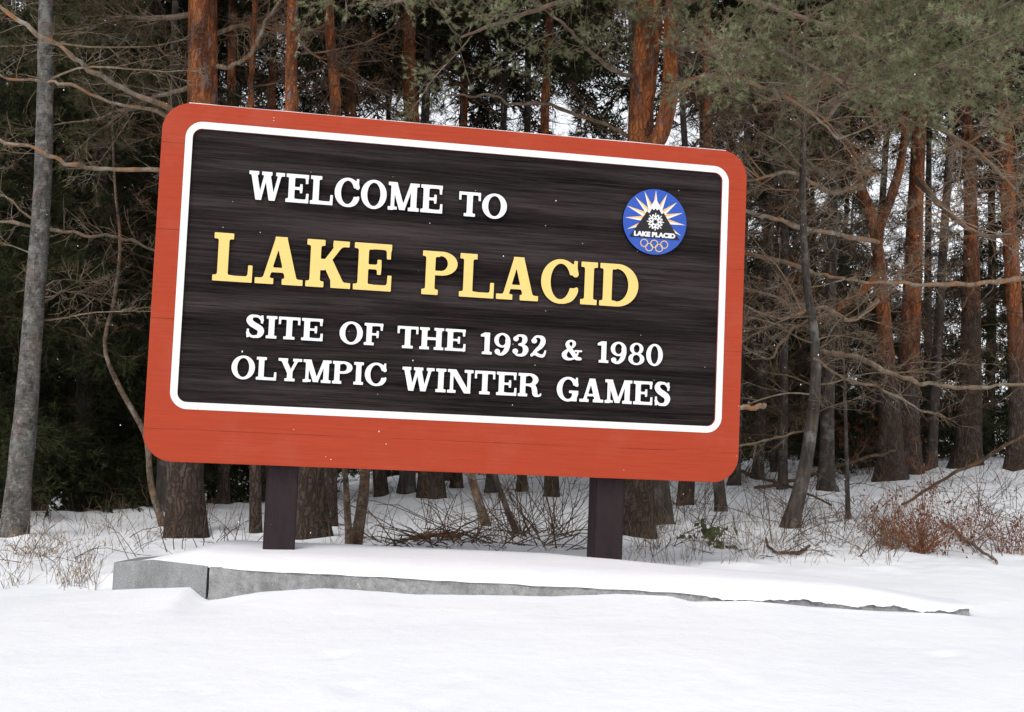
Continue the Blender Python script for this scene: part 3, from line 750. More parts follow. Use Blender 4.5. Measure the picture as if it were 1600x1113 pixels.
# ---- posts behind the board
M_POST = m_bark('dark_stained_timber', (.016, .011, .012), (.034, .022, .024), 0, 0)
npst = N(M_POST); npst.b.inputs['Roughness'].default_value = .6
for (xl, xr, pyb) in ((411.5, 461, 862), (916.5, 972, 875)):
    w = .222; d = ray(xr + 3.2, 790)                    # right-hand front edge, on the plane of the posts' fronts
    q = CAM + d * (((ORG - nrm * (SD + .004) - CAM) @ nrm) / (d @ nrm))
    p0 = q - a_rt * w / 2 - nrm * .1
    bm = bmesh.new(); bmesh.ops.create_cube(bm, size=1)
    bmesh.ops.scale(bm, vec=(w, .20, 3.1), verts=bm.verts); bmesh.ops.bevel(bm, geom=bm.edges[:], offset=.008, segments=2, affect='EDGES')
    me = bpy.data.meshes.new('post'); bm.to_mesh(me); bm.free(); me.materials.append(M_POST)
    o = link('post', me, sign); m = Matrix.Identity(4)
    c = np.array([p0[0], p0[1], ORG[2] - .25 - 3.1 / 2 + .0]) - base
    for i in range(3): m[i][0], m[i][1], m[i][2], m[i][3] = a_rt[i], -nrm[i], (0, 0, 1)[i], c[i]
    o.matrix_basis = m
#FOREST
# ------------------------------------------------------------------ forest: bough templates
def curve_rows(p0, d, L, n, r0, r1, wob, rs, lift=0.0):
    """n segments from p0 along d, wandering; lift bends it up or down"""
    pts = [np.array(p0, float)]; d = np.array(d, float); d /= np.linalg.norm(d)
    for k in range(n):
        d = d + rs.normal(0, wob, 3) + np.array([0, 0, lift / n]); d /= np.linalg.norm(d)
        pts.append(pts[-1] + d * L / n)
    return np.array(pts), np.linspace(r0, r1, n + 1)
class Seg:
    def __init__(s): s.a, s.b, s.r, s.q, s.tips, s.dirs = [], [], [], [], [], []
    def path(s, p, r):
        s.a += list(p[:-1]); s.b += list(p[1:]); s.r += list(r[:-1]); s.q += list(r[1:])
def tufts(tips, dirs, k, L, w, rs, spread=.9):
    """needle brushes: k flat slivers round each tip"""
    tips = np.repeat(np.array(tips), k, 0); d = np.repeat(np.array(dirs), k, 0); n = len(tips)
    d = d / np.linalg.norm(d, axis=1, keepdims=True) + rs.normal(0, spread * .6, (n, 3)); d /= np.linalg.norm(d, axis=1, keepdims=True)
    a, b = frames(d); th = rs.uniform(0, 6.3, (n, 1)); s = (a * np.cos(th) + b * np.sin(th)) * w
    o = tips - d * rs.uniform(0, .04, (n, 1)); l = L * rs.uniform(.7, 1.2, (n, 1))
    v = np.stack([o - s, o + s, o + d * l], 1).reshape(-1, 3)
    return v, np.arange(n * 3).reshape(-1, 3)
def make_bough(kind, seed):
    """template boughs along +X, about 2.2 m long: verts, tris, material (0 wood, 1 needles)"""
    rs = np.random.default_rng(seed); S = Seg(); g = Geo()
    L = 2.2
    lift = {'dead': .25, 'pine': .25, 'spruce': -.35, 'dense': -.3}[kind]
    p, r = curve_rows((0, 0, 0), (1, 0, .1 if kind != 'spruce' else -.05), L, 9, .017, .004, .10 if kind in ('dead', 'pine') else .05, rs, lift)
    S.path(p, r)
    nsub = {'dead': 11, 'pine': 13, 'spruce': 22, 'dense': 26}[kind]
    tips, dirs = [], []
    for k in range(nsub):
        t = rs.uniform(.18, 1.0) if kind in ('dead', 'pine') else .08 + .9 * (k + rs.uniform(0, 1)) / nsub
        i = min(int(t * 9), 8); q = p[i] + (p[i + 1] - p[i]) * (t * 9 - i); ax = p[i + 1] - p[i]; ax /= np.linalg.norm(ax)
        sd = (1 if k % 2 else -1)
        d = ax * rs.uniform(.5, 1.0) + np.array([0, sd * rs.uniform(.5, 1.1), rs.normal(.0 if kind != 'spruce' else -.25, .35)])
        sl = L * rs.uniform(.16, .42) * (1.15 - .7 * t)
        sp, sr = curve_rows(q, d, sl, 4, .006, .0028, .16, rs, rs.normal(.1, .4) if kind in ('dead', 'pine') else -.3)
        S.path(sp, sr)
        nt_ = {'dead': 6, 'pine': 7, 'spruce': 6, 'dense': 7}[kind]
        for m in range(nt_):
            u = rs.uniform(.15, 1); j = min(int(u * 4), 3); w = sp[j] + (sp[j + 1] - sp[j]) * (u * 4 - j)
            dd = (sp[j + 1] - sp[j]); dd = dd / np.linalg.norm(dd) * .8 + rs.normal(0, .55, 3)
            tl = rs.uniform(.08, .3) if kind != 'spruce' else rs.uniform(.06, .2)
            tp, tr = curve_rows(w, dd, tl, 2, .003, .0018, .2, rs, rs.normal(.1, .3))
            if kind in ('dead', 'pine') : S.path(tp, tr)
            if kind == 'dead':
                for e in range(2):
                    ee = tp[1] - tp[0]; ee = ee / np.linalg.norm(ee) + rs.normal(0, .6, 3)
                    ep, er_ = curve_rows(tp[1], ee, rs.uniform(.04, .14), 1, .002, .0014, .1, rs); S.path(ep, er_)
            tips += [tp[-1]] if kind == 'pine' else [tp[-1], tp[1]]; dirs += [tp[-1] - tp[-2]] * (1 if kind == 'pine' else 2)
        tips.append(sp[-1]); dirs.append(sp[-1] - sp[-2])
    v, t = prisms(S.a, S.b, S.r, S.q, 3); g.add(v, t, 0)
    if kind == 'pine': v, t = tufts(tips, dirs, 24, .105, .0055, rs, .85); g.add(v, t, 1)
    if kind == 'spruce': v, t = tufts(tips, dirs, 5, .13, .009, rs, .8); g.add(v, t, 1)
    if kind == 'dense': v, t = tufts(tips, dirs, 7, .11, .0085, rs, .9); g.add(v, t, 1)
    return g.arrays()
TPL = {k: [make_bough(k, 100 + 10 * j + i) for i in range(6)] for j, k in enumerate(('dead', 'pine', 'spruce', 'dense'))}
def put(g, kind, p, az, el, scale, rs, wood=0, leaf=1, flip=True):
    v, t, m = TPL[kind][rs.integers(6)]
    ca_, sa_ = math.cos(az), math.sin(az); ce, se = math.cos(el), math.sin(el); ro = rs.uniform(-.5, .5)
    Rz = np.array([[ca_, -sa_, 0], [sa_, ca_, 0], [0, 0, 1]]); Ry = np.array([[ce, 0, -se], [0, 1, 0], [se, 0, ce]])
    Rx = np.array([[1, 0, 0], [0, math.cos(ro), -math.sin(ro)], [0, math.sin(ro), math.cos(ro)]])
    s = np.array([scale, scale * rs.choice([-1, 1]), scale])
    g.add((v * s) @ (Rz @ Ry @ Rx).T + p, t, np.where(m == 0, wood, leaf))

def trunk_pts(path, y, top=13.0, base=None, n=34, seed=0, flare=1.35, lean=0.0):
    """path: (px, py, width px) from the top down at distance y -> world rows x,y,z,r running from the ground up"""
    rows = [(*P(px, py, y), w / FPX * y / 2) for px, py, w in path][::-1]
    rows = [np.array(r) for r in rows]
    lo, hi = rows[0], rows[-1]
    gz = float(ground(lo[0], lo[1]))
    if base is None and lo[2] > gz - .05:              # run on down to the snow
        d = (rows[1] - rows[0]) / (rows[1][2] - rows[0][2]); dz = gz - .12 - lo[2]
        b = lo + d * dz; b[0] = lo[0] + np.clip(d[0], -.12, .12) * dz; b[1] = lo[1]; b[3] = lo[3] * 1.12; rows.insert(0, b)
    else:
        b = lo.copy(); b[2] = gz - .12; b[0] -= (rows[1][0] - rows[0][0]) / max(rows[1][2] - rows[0][2], .1) * (lo[2] - b[2]); rows.insert(0, b)
    if hi[2] < top:
        k = max(len(rows) - 2, 0); d = (rows[-1] - rows[k]); d = d / max(d[2], .2); d[0] = np.clip(d[0], -.1, .1); d[1] = 0
        for f in (.5, 1.0):
            q = hi + d * (top - hi[2]) * f * np.array([.6, 0, 1, 0]); q[3] = hi[3] * (1 - .72 * f); rows.append(q)
    r = resample(np.array(rows), 60)
    w_ = np.concatenate([np.linspace(0, .05, 9)[:-1], np.linspace(.05, 1, n)]) * 59; r = np.stack([np.interp(w_, np.arange(60), r[:, c]) for c in range(4)], 1)
    r[:, 3] = np.maximum(r[:, 3], .008)
    z = r[:, 2] - gz
    r[:, 3] *= 1 + (flare - 1) * np.exp(-np.maximum(z, 0) / (.9 * r[0, 3] + .06))
    return r, gz
def dead_limbs(tr, g, n, z0, z1, rs, kind='dead', smin=.3, smax=.9, az=None, el=(-.25, .35), wood=0, leaf=1):
    zz = tr[:, 2]
    for k in range(n):
        z = rs.uniform(z0, z1) + tr[0, 2]; z = min(z, zz[-1] - .1)
        p = np.array([np.interp(z, zz, tr[:, c]) for c in range(3)])
        a = rs.uniform(0, 2 * math.pi) if az is None else rs.normal(az[0], az[1])
        put(g, kind, p, a, rs.uniform(*el), rs.uniform(smin, smax), rs, wood, leaf)
NT = [0]
def tree(name, label, cat, path, y, bark, seed, dead=(0, .5, 5), green=(0, 5, 9), top=13.0, group=None, base=None, forks=(), boughs=(), twig='twigdark', needle='pine', canopy=26, gkind='pine', flare=1.35, rough=.03, gs=(.5, 1.0), gaz=None, ds=(.3, .9), ckind='spruce', k=14, limbs=()):
    rs = np.random.default_rng(1000 + seed)
    tr, gz = trunk_pts(path, y, top, base, seed=seed, flare=flare)
    org = np.array([tr[0, 0], tr[0, 1], gz])
    root = empty(name, org); tag(root, label, cat, group)
    v, t = tube(tr[:, :3], tr[:, 3], k, rough, seed, True, tr[2, 3] + .05)
    ge = Geo(); ge.add(v - org, t); ge.build('trunk', MT[bark], root, True)
    for fpath, fy in forks:                            # further stems or heavy limbs
        r = resample(np.array([(*P(px, py, fy), w / FPX * fy / 2) for px, py, w in fpath]), 22)
        v, t = tube(r[:, :3], r[:, 3], 10, rough, seed + 5); ge = Geo(); ge.add(v - org, t); ge.build('limb', MT[bark], root, True)
    for bpath, by, bm_ in boughs:                      # long bare branches that show in the photo: (px, py, w[, y])
        rows = np.array([(*P(q[0], q[1], q[3] if len(q) > 3 else by), q[2] * .84 / FPX * by / 2) for q in bpath])
        r = resample(rows, 6 * len(rows), .014, seed + abs(int(rows[0, 0] * 10)))
        r[:, 3] *= 1 + .12 * np.random.default_rng(seed).standard_normal(len(r))
        v, t = tube(r[:, :3], r[:, 3], 7, .04, seed); ge = Geo(); ge.add(v - org, t, 0)
        S = Seg()
        for q in range(int(len(r) * .9)):
            i = rs.integers(1, len(r) - 1); d = r[i + 1, :3] - r[i, :3]; d = d / np.linalg.norm(d) * .7 + rs.normal(0, .6, 3)
            pp, rr = curve_rows(r[i, :3] - org, d, rs.uniform(.1, .45), 4, .004, .0016, .25, rs, .1); S.path(pp, rr)
            for e in range(3):
                j = rs.integers(1, 4); dd = pp[j + 1] - pp[j]; dd = dd / np.linalg.norm(dd) + rs.normal(0, .6, 3)
                p2, r2 = curve_rows(pp[j], dd, rs.uniform(.05, .18), 2, .0022, .0013, .2, rs); S.path(p2, r2)
        v, t = prisms(S.a, S.b, S.r, S.q, 3); ge.add(v, t, 1)
        ge.build('branch', [MT[bm_], MT['twig']], root, False)
    if dead[0]:
        g = Geo(); dead_limbs(tr, g, dead[0], dead[1], dead[2], rs, smin=ds[0], smax=ds[1]); v, t, m = g.arrays()
        g2 = Geo(); g2.add(v - org, t); g2.build('dead_twigs', MT[twig], root)
    if green[0] or canopy:
        g = Geo()
        if green[0]: dead_limbs(tr, g, green[0], green[1], green[2], rs, gkind, gs[0], gs[1], az=gaz)
        if canopy: dead_limbs(tr, g, canopy, max(7.0, tr[-1, 2] - gz - 7), tr[-1, 2] - gz - .3, rs, ckind, .8, 1.4, leaf=2)
        v, t, m = g.arrays(); g2 = Geo(); g2.add(v - org, t, m)
        g2.build('crown', [MT['twig' if gkind == 'pine' else 'twigdark'], MT[needle], MT['spruce']], root)
    for li, (lpath, kind, n, sc) in enumerate(limbs):    # low living boughs: (px, py, w, distance)
        r = resample(np.array([(*P(a, b, d), w / FPX * d / 2) for a, b, w, d in lpath]), 26, .012, seed + li)
        r[:, 3] = np.maximum(r[:, 3], .004)
        v, t = tube(r[:, :3], r[:, 3], 7, .05, seed); g = Geo(); g.add(v, t, 0)
        for q in range(n):
            i = rs.integers(3, 25); d = r[i + 1 if i < 25 else i, :3] - r[i - 1, :3]
            put(g, kind, r[i, :3], math.atan2(d[1], d[0]) + rs.normal(0, .8), rs.normal(-.1, .35), rs.uniform(*sc), rs)
        put(g, kind, r[-1, :3], math.atan2(d[1], d[0]), 0, sc[1], rs)
        v, t, m = g.arrays(); g2 = Geo(); g2.add(v - org, t, m); g2.build('bough', [MT['branch' if kind == 'dead' else 'twigpale'], MT[needle]], root)
    NT[0] += 1
    return root, tr

def dist_at(px, py, dflt):
    h = hit(px, py); return float(h[1]) if h is not None else dflt

# ------------------------------------------------------------------ trees one can tell apart
PINE, BARE = 'pine tree', 'tree'
y1 = dist_at(22, 838, 12.2)
tree('bare_tree', 'pale grey smooth leaning trunk at the far left edge of the woods', BARE,
     [(72, 0, 22), (71, 120, 25), (66, 300, 28), (50, 520, 32), (39, 660, 36), (22, 832, 41)], y1, 'grey', 1, dead=(12, 2.0, 6.5), canopy=8, twig='twig', flare=1.12, rough=.02)
y3 = dist_at(287, 842, 12.4)
tree('pine_tree', 'thick pine behind the left end of the sign, flaking orange bark above', PINE,
     [(317, 0, 46), (316, 150, 48), (306, 400, 52), (292, 650, 55), (288, 835, 60)], y3, 'scots_a', 2, dead=(10, 2.5, 6), canopy=30, twig='twigdark', flare=1.12, needle='pineyel',
     limbs=[([(315, 20, 10, y3), (250, 30, 8, 12.6), (180, 30, 6, 12.8), (90, 70, 4, 13)], 'pine', 18, (.3, .6)), ([(314, 130, 8, y3), (250, 150, 7, 12.8), (200, 170, 5, 13.2), (130, 190, 4, 13.4)], 'pine', 16, (.3, .6)),
            ([(318, 60, 8, y3), (380, 40, 7, 13), (440, 50, 5, 13.4), (500, 90, 4, 13.6)], 'dead', 14, (.3, .55))],
     boughs=[([(330, 105, 9), (345, 104, 9), (375, 98, 8), (398, 76, 8), (412, 40, 7), (445, -8, 5), (480, -60, 4)], y3, 'branch'),
             ([(306, 190, 13, y3), (262, 170, 12, 12.2), (205, 144, 9, 11.9), (150, 115, 9, 11.6), (100, 78, 8, 11.3), (40, 40, 8, 11.1), (-30, -10, 7, 11)], 12, 'branch'),
             ([(306, 200, 10, y3), (245, 176, 8, 12.2), (175, 160, 6, 12), (100, 130, 6, 11.8), (55, 128, 5, 11.8), (-20, 115, 4, 11.6)], 12, 'branch'),
             ([(304, 275, 9, y3), (245, 268, 9, 12.2), (160, 264, 8, 12), (110, 256, 8, 11.8), (50, 232, 7, 11.6), (-20, 215, 6, 11.5)], 12, 'branch'),
             ([(250, 395, 5, 13.4), (190, 372, 6, 13), (140, 368, 6, 12.9), (80, 358, 6, 12.8), (0, 345, 6, 12.6), (-40, 340, 4, 12.6)], 12.8, 'twig')])
tree('pine_tree', 'slim dark brown trunk right behind the thick pine at the sign\'s upper left corner', PINE, [(364, 0, 13), (361, 150, 14), (352, 600, 18)], 17, 'scots_b', 3, dead=(14, 2, 8))
tree('pine_tree', 'slender reddish trunk second from the thick pine above the sign\'s left part', PINE, [(428, 0, 11), (424, 170, 13), (412, 600, 17)], 18.5, 'scots_a', 5, dead=(12, 2, 8))
tree('pine_tree', 'faint brown trunk in shade above the sign, just right of a broad dark one', PINE, [(728, 30, 12), (724, 190, 13), (716, 600, 16)], 20.5, 'scots_a', 10, dead=(20, 3, 8))
tree('pine_tree', 'thin dark trunk against the bright sky gap, left of the slim orange one', PINE, [(826, 30, 9), (824, 200, 11), (818, 600, 14)], 20, 'dark', 11, dead=(22, 3, 8))
y0 = dist_at(994, 838, 12.6); q0 = y0 / 14
tree('pine_tree', 'stout grey and orange pine behind the sign\'s right half, forking into a second stem', PINE, [(1017, -20, 44), (1012, 60, 42), (1004, 150, 40), (1000, 225, 42), (996, 600, 46), (994, 836, 50)], y0, 'scots_b', 13, dead=(10, 3.5, 7), green=(8, 4.6, 7), needle='pine',
     forks=[([(1004, 240, 30), (1030, 215, 28), (1046, 150, 27), (1048, 60, 25), (1052, -40, 22), (1060, -300, 14)], y0 - .15)], canopy=34,
     limbs=[([(1048, 10, 14, 14 * q0), (1120, -10, 11, 13.2 * q0), (1230, 20, 9, 12.3 * q0), (1340, 60, 7, 11.6 * q0), (1440, 120, 5, 11.2 * q0)], 'pine', 17, (.35, .62)),
            ([(1048, 80, 12, 14 * q0), (1110, 70, 10, 13.2 * q0), (1190, 72, 8, 12.5 * q0), (1280, 110, 6, 12 * q0), (1350, 150, 4, 11.6 * q0)], 'pine', 15, (.35, .6)),
            ([(1048, -60, 14, 14 * q0), (1150, -60, 11, 13 * q0), (1280, -50, 9, 12 * q0), (1400, -20, 7, 11.3 * q0), (1500, 40, 5, 11 * q0)], 'pine', 17, (.35, .62)),
            ([(1048, 30, 10, 14 * q0), (1080, 40, 9, 13.3 * q0), (1120, 90, 7, 12.6 * q0), (1150, 140, 5, 12.2 * q0)], 'pine', 9, (.3, .5)),
            ([(1046, 150, 9, 14 * q0), (1100, 120, 8, 13.6 * q0), (1180, 130, 7, 13 * q0), (1250, 165, 5, 12.6 * q0), (1310, 215, 4, 12.4 * q0)], 'dead', 20, (.3, .5)),
            ([(1008, -10, 12, 14 * q0), (950, -20, 10, 13.4 * q0), (870, 5, 8, 12.8 * q0), (790, 30, 6, 12.4 * q0), (720, 60, 4, 12 * q0)], 'pine', 13, (.3, .52)),
            ([(1008, -50, 12, 14 * q0), (930, -60, 10, 13 * q0), (800, -50, 8, 12 * q0), (690, -20, 6, 11.6 * q0), (600, 10, 4, 11.4 * q0)], 'pine', 13, (.3, .55)),
            ([(1004, 120, 8, 14.1 * q0), (960, 110, 7, 13.6 * q0), (900, 60, 6, 13.2 * q0), (860, 20, 4, 13 * q0)], 'pine', 7, (.25, .42))])
# right of the sign
y5 = dist_at(1237, 824, 13)
tree('bare_tree', 'grey slender trunk with a bent foot, nearest tree right of the sign', BARE, [(1258, 60, 6), (1257, 160, 8), (1254, 300, 10), (1259, 430, 12), (1274, 540, 15), (1271, 640, 18), (1256, 740, 22), (1236, 820, 27)], y5, 'darkgrey', 15,
     dead=(44, 1.2, 5.5), twig='twig', canopy=0, ds=(.3, .75), flare=1.1, top=7.5,
     boughs=[([(1268, 545, 8), (1300, 552, 9), (1340, 560, 10), (1400, 585, 9), (1450, 600, 8), (1500, 606, 8), (1560, 603, 7), (1640, 600, 5)], y5, 'twig'),
             ([(1262, 500, 5), (1232, 520, 6), (1200, 560, 4), (1160, 540, 3)], y5, 'twig'),
             ([(1272, 560, 6), (1320, 590, 5), (1380, 610, 5), (1440, 640, 4), (1480, 650, 3)], y5 - .4, 'twig'),
             ([(1260, 670, 4), (1210, 685, 4), (1150, 700, 4), (1090, 708, 3)], y5 + .3, 'twig')])
tree('pine_tree', 'bent orange trunk with a kink, right of the grey slender trunk', PINE, [(1318, 150, 11), (1328, 230, 13), (1340, 280, 15), (1362, 340, 18), (1375, 420, 19), (1382, 520, 24), (1390, 640, 33), (1392, 750, 42)], dist_at(1392, 752, 19.5), 'scots_a', 16, dead=(30, 1.6, 7), green=(6, 5, 8), twig='twig',
     limbs=[([(1372, 470, 8, 19), (1330, 500, 7, 18), (1280, 480, 6, 17), (1220, 500, 4, 16)], 'dead', 20, (.4, .8)), ([(1345, 290, 8, 19.3), (1300, 300, 7, 18), (1240, 270, 6, 17), (1180, 280, 4, 16)], 'dead', 20, (.4, .8))],
     forks=[([(1368, 370, 16), (1395, 300, 15), (1410, 240, 13), (1418, 150, 10)], dist_at(1392, 752, 19.5)), ([(1376, 425, 13), (1350, 452, 13), (1322, 472, 12), (1296, 496, 9), (1284, 530, 6)], dist_at(1392, 752, 19.5) - .1)],
     boughs=[([(1372, 378, 9, 18), (1320, 368, 9, 17), (1250, 355, 9, 16), (1200, 338, 8, 15.5), (1120, 320, 7, 15)], 16.5, 'branch'),
             ([(1620, 432, 8, 16), (1560, 441, 9, 16), (1490, 444, 8, 16), (1420, 444, 7, 16), (1350, 440, 5, 16), (1290, 432, 6, 16.2), (1250, 418, 8, 16.4), (1180, 398, 8, 16.6), (1120, 390, 7, 17)], 16.4, 'branch')])
y7 = dist_at(1422, 742, 20)
tree('pine_tree', 'tall straight pine with bright orange upper bark, joined at the foot by a bent one', PINE, [(1446, -20, 19), (1444, 60, 20), (1436, 200, 22), (1430, 330, 25), (1424, 480, 30), (1418, 620, 36), (1416, 745, 46)], y7 - .3, 'scots_a', 17, dead=(26, 2.5, 8), green=(10, 5.5, 9), canopy=36, twig='twig',
     limbs=[([(1444, 60, 14, y7 - .3), (1480, 40, 11, 18), (1540, 50, 9, 16), (1620, 90, 6, 14.6)], 'pine', 15, (.5, .85)),
            ([(1440, 110, 14, y7 - .3), (1400, 100, 11, 18), (1340, 130, 9, 16.5), (1290, 190, 6, 15.5)], 'pine', 13, (.45, .8)),
            ([(1438, 160, 12, y7 - .3), (1470, 200, 9, 18), (1530, 240, 7, 17), (1590, 300, 5, 16)], 'dead', 20, (.5, .85)),
            ([(1434, 280, 12, y7 - .3), (1480, 330, 9, 18), (1540, 370, 7, 17), (1620, 360, 5, 16)], 'dead', 22, (.5, .85))])
tree('pine_tree', 'brown trunk third from the right edge of the photo', PINE, [(1502, -20, 13), (1508, 120, 15), (1514, 260, 18), (1518, 400, 25), (1516, 600, 35), (1512, 740, 40)], 22, 'scots_b', 18, dead=(30, 1.5, 8), green=(8, 6, 10))
tree('pine_tree', 'reddish trunk nearest the right edge of the photo', PINE, [(1562, -20, 24), (1566, 150, 25), (1574, 300, 23), (1582, 430, 24), (1590, 600, 27), (1594, 735, 36)], dist_at(1594, 735, 20.5), 'scots_a', 19, dead=(30, 1.5, 8), green=(10, 5, 9))
tree('pine_tree', 'thin dark trunk in the bright gap between the orange pine and the brown trunk', PINE, [(1450, 420, 11), (1450, 560, 13), (1448, 715, 15)], 26, 'dark', 20, dead=(30, 1, 9), canopy=24)
tree('bare_tree', 'dark trunk close behind the grey slender trunk with the bent foot', BARE, [(1300, 380, 16), (1294, 600, 20), (1292, 745, 24), (1294, 768, 27)], dist_at(1294, 770, 18.5), 'dark', 21, dead=(16, 1.5, 7), canopy=20)
tree('sapling', 'very thin upright stem in the snow between two dark trunks on the right', 'sapling', [(1318, 560, 4), (1322, 680, 6), (1325, 810, 8)], dist_at(1325, 812, 14), 'dark', 22, dead=(5, .5, 2.2), canopy=0, top=3.2, ds=(.15, .35), k=6)
# trunks whose feet show under the board and whose tops show above it
def two_ended(label, px, pb, w, upper, bark, seed, **k):
    d = dist_at(px, pb, 22)
    u = upper[-1]; mid = ((u[0] + px) / 2, (u[1] + pb) / 2, (u[2] + w) / 2)
    tree('pine_tree', label, PINE, list(upper) + [mid, (px, pb - 2, w)], d, bark, seed, flare=1.12, k=12, **k)
two_ended('slim dark trunk under the board just left of the left post, brown and thin above', 400, 832, 19, [(396, 60, 9), (392, 160, 10)], 'scots_b', 40, dead=(14, 2.4, 7), canopy=14)
two_ended('pine half hidden by the left post, straight and orange above the letter W', 488, 846, 52, [(458, 0, 18), (456, 170, 21)], 'scots_a', 41, dead=(12, 3, 7), canopy=28)
two_ended('dark trunk right of the left post, dull brown where it stands above the board', 512, 822, 30, [(514, 0, 15), (520, 100, 17), (524, 190, 18)], 'scots_b', 42, dead=(16, 3, 8))
two_ended('trunk behind the twin saplings, leaning left where it shows above the board', 596, 775, 22, [(568, 0, 17), (553, 100, 17), (548, 190, 18)], 'scots_b', 43, dead=(18, 3, 8))
two_ended('stout dark trunk under the middle of the board on a snow mound', 674, 782, 40, [(640, 0, 20), (640, 120, 22)], 'scots_b', 44, dead=(24, 3, 8))
two_ended('slim bright orange trunk standing alone in the sky gap above the sign', 862, 776, 22, [(860, -20, 12), (856, 100, 13), (851, 205, 14)], 'scots_a', 45, dead=(10, 4.5, 9), canopy=22,
     boughs=[([(700, 150, 4, 16), (770, 150, 5, 16), (800, 163, 6, 16), (850, 162, 7, 16), (905, 182, 7, 15.5), (960, 200, 8, 15.2), (985, 215, 8, 15)], 15.5, 'branch')])
two_ended('dark trunk second to the right of the right post, brown above the sign corner', 1071, 788, 25, [(1103, 100, 14), (1104, 235, 15)], 'scots_a', 46, dead=(16, 2.5, 8))
for i, (lab, px, w, pb, bk) in enumerate([
    ('narrow dark trunk under the board, left of a stout trunk', 636, 24, 770, 'dark'),
    ('dark trunk under the board, first one clear of the right post', 1037, 27, 818, 'dark'),
    ('dark trunk under the board\'s right corner, short piece showing', 1127, 18, 800, 'dark'),
    ('thin black trunk beside the thick pine at the board\'s lower left corner', 254, 22, 800, 'dark'),
]):
    yy = dist_at(px, pb, 22); ln = [30, -44, -60, 14][i]
    tree('pine_tree', lab, PINE, [(px + ln, pb - 620, w * .55), (px + ln * .5, pb - 300, w * .8), (px, pb - 2, w)], yy, bk, 50 + i, dead=(18, 2.2, 8), canopy=22, k=11, flare=1.2)
# slim trunks deep in the woods, nothing tells them apart: three built, the rest copied
rs_ = np.random.default_rng(77); src = []
LAB = 'slim dark trunk bristling with dead twigs, deep in the woods behind the front trees'
for k in range(3):
    src.append(tree('pine_tree', LAB, PINE, [(800, 100, 8 + 2 * k), (802, 400, 11 + 2 * k), (800, 720, 14 + 2 * k)], 21, 'dark', 120 + k, dead=(50, .6, 9.5), canopy=26, ds=(.4, .95), group='slim dark trunks deep in the woods', k=9)[0])
place = [(770, 19), (1150, 20), (1185, 22), (1225, 19), (1355, 25), (700, 23), (600, 22), (1100, 24), (150, 21), (1275, 26), (1415, 25), (1455, 21.5)]
for i, (px, y) in enumerate(place):
    r0 = src[i % 3]
    if i < 3: r1 = r0
    else:
        r1 = r0.copy(); COL.objects.link(r1)
        for ch in list(r0.children):
            c = ch.copy(); COL.objects.link(c); c.parent = r1
    q = P(px, 700, y); r1.location = (q[0], q[1], float(ground(q[0], q[1]))); r1.rotation_euler = (0, 0, rs_.uniform(0, 6.28)); sc = rs_.uniform(.9, 1.1); r1.scale = (sc, sc, sc)
# spruces: dense dark evergreens whose boughs reach down
def spruce(label, px, y, w, seed, n=90, lo=.5, top=12, s=(.6, 1.15), kind='dense', group=None, gaz=None):
    rs = np.random.default_rng(seed); q = P(px, 700, y); gz = float(ground(q[0], q[1])); org = np.array([q[0], q[1], gz])
    root = empty('spruce_tree', org); tag(root, label, 'spruce tree', group)
    tr = np.stack([np.zeros(12) + .02 * rs.standard_normal(12), .02 * rs.standard_normal(12), np.linspace(-.12, top, 12), np.linspace(w, .02, 12)], 1)
    v, t = tube(tr[:, :3], tr[:, 3], 9, .04, seed); ge = Geo(); ge.add(v, t); ge.build('trunk', MT['dark'], root, True)
    g = Geo()
    for k in range(n):
        z = lo + (top - lo) * rs.uniform(0, .98) ** 1.15; f = 1 - .75 * (z / top)
        a = rs.uniform(0, 6.283) if gaz is None or rs.uniform() < .3 else rs.normal(gaz, .9)
        put(g, kind, np.array([0, 0, z]), a, rs.uniform(-.35, .1), rs.uniform(*s) * (.35 + .65 * f), rs)
    g.build('crown', [MT['twigdark'], MT['spruce']], root)
for i, (lab, px, y, w, n) in enumerate([
    ('dense dark spruce at the left edge behind the pale grey trunk', -40, 15.0, .13, 120),
    ('dense dark spruce between the pale grey trunk and the sign', 130, 16.5, .13, 130),
    ('dark spruce filling the gap left of the thick pine', 225, 18.5, .12, 120),
    ('dark spruce further back, behind the pale grey trunk\'s right side', 60, 20.0, .12, 110),
    ('dark spruce behind the sign\'s upper left corner', 340, 21.0, .12, 100),
    ('dark spruce whose low boughs show at the far right above the snow', 1545, 27, .12, 100),
    ('shadowy spruce right of the sign behind the grey slender trunk', 1215, 24, .12, 90),
]): spruce(lab, px, y, w, 300 + i, n)

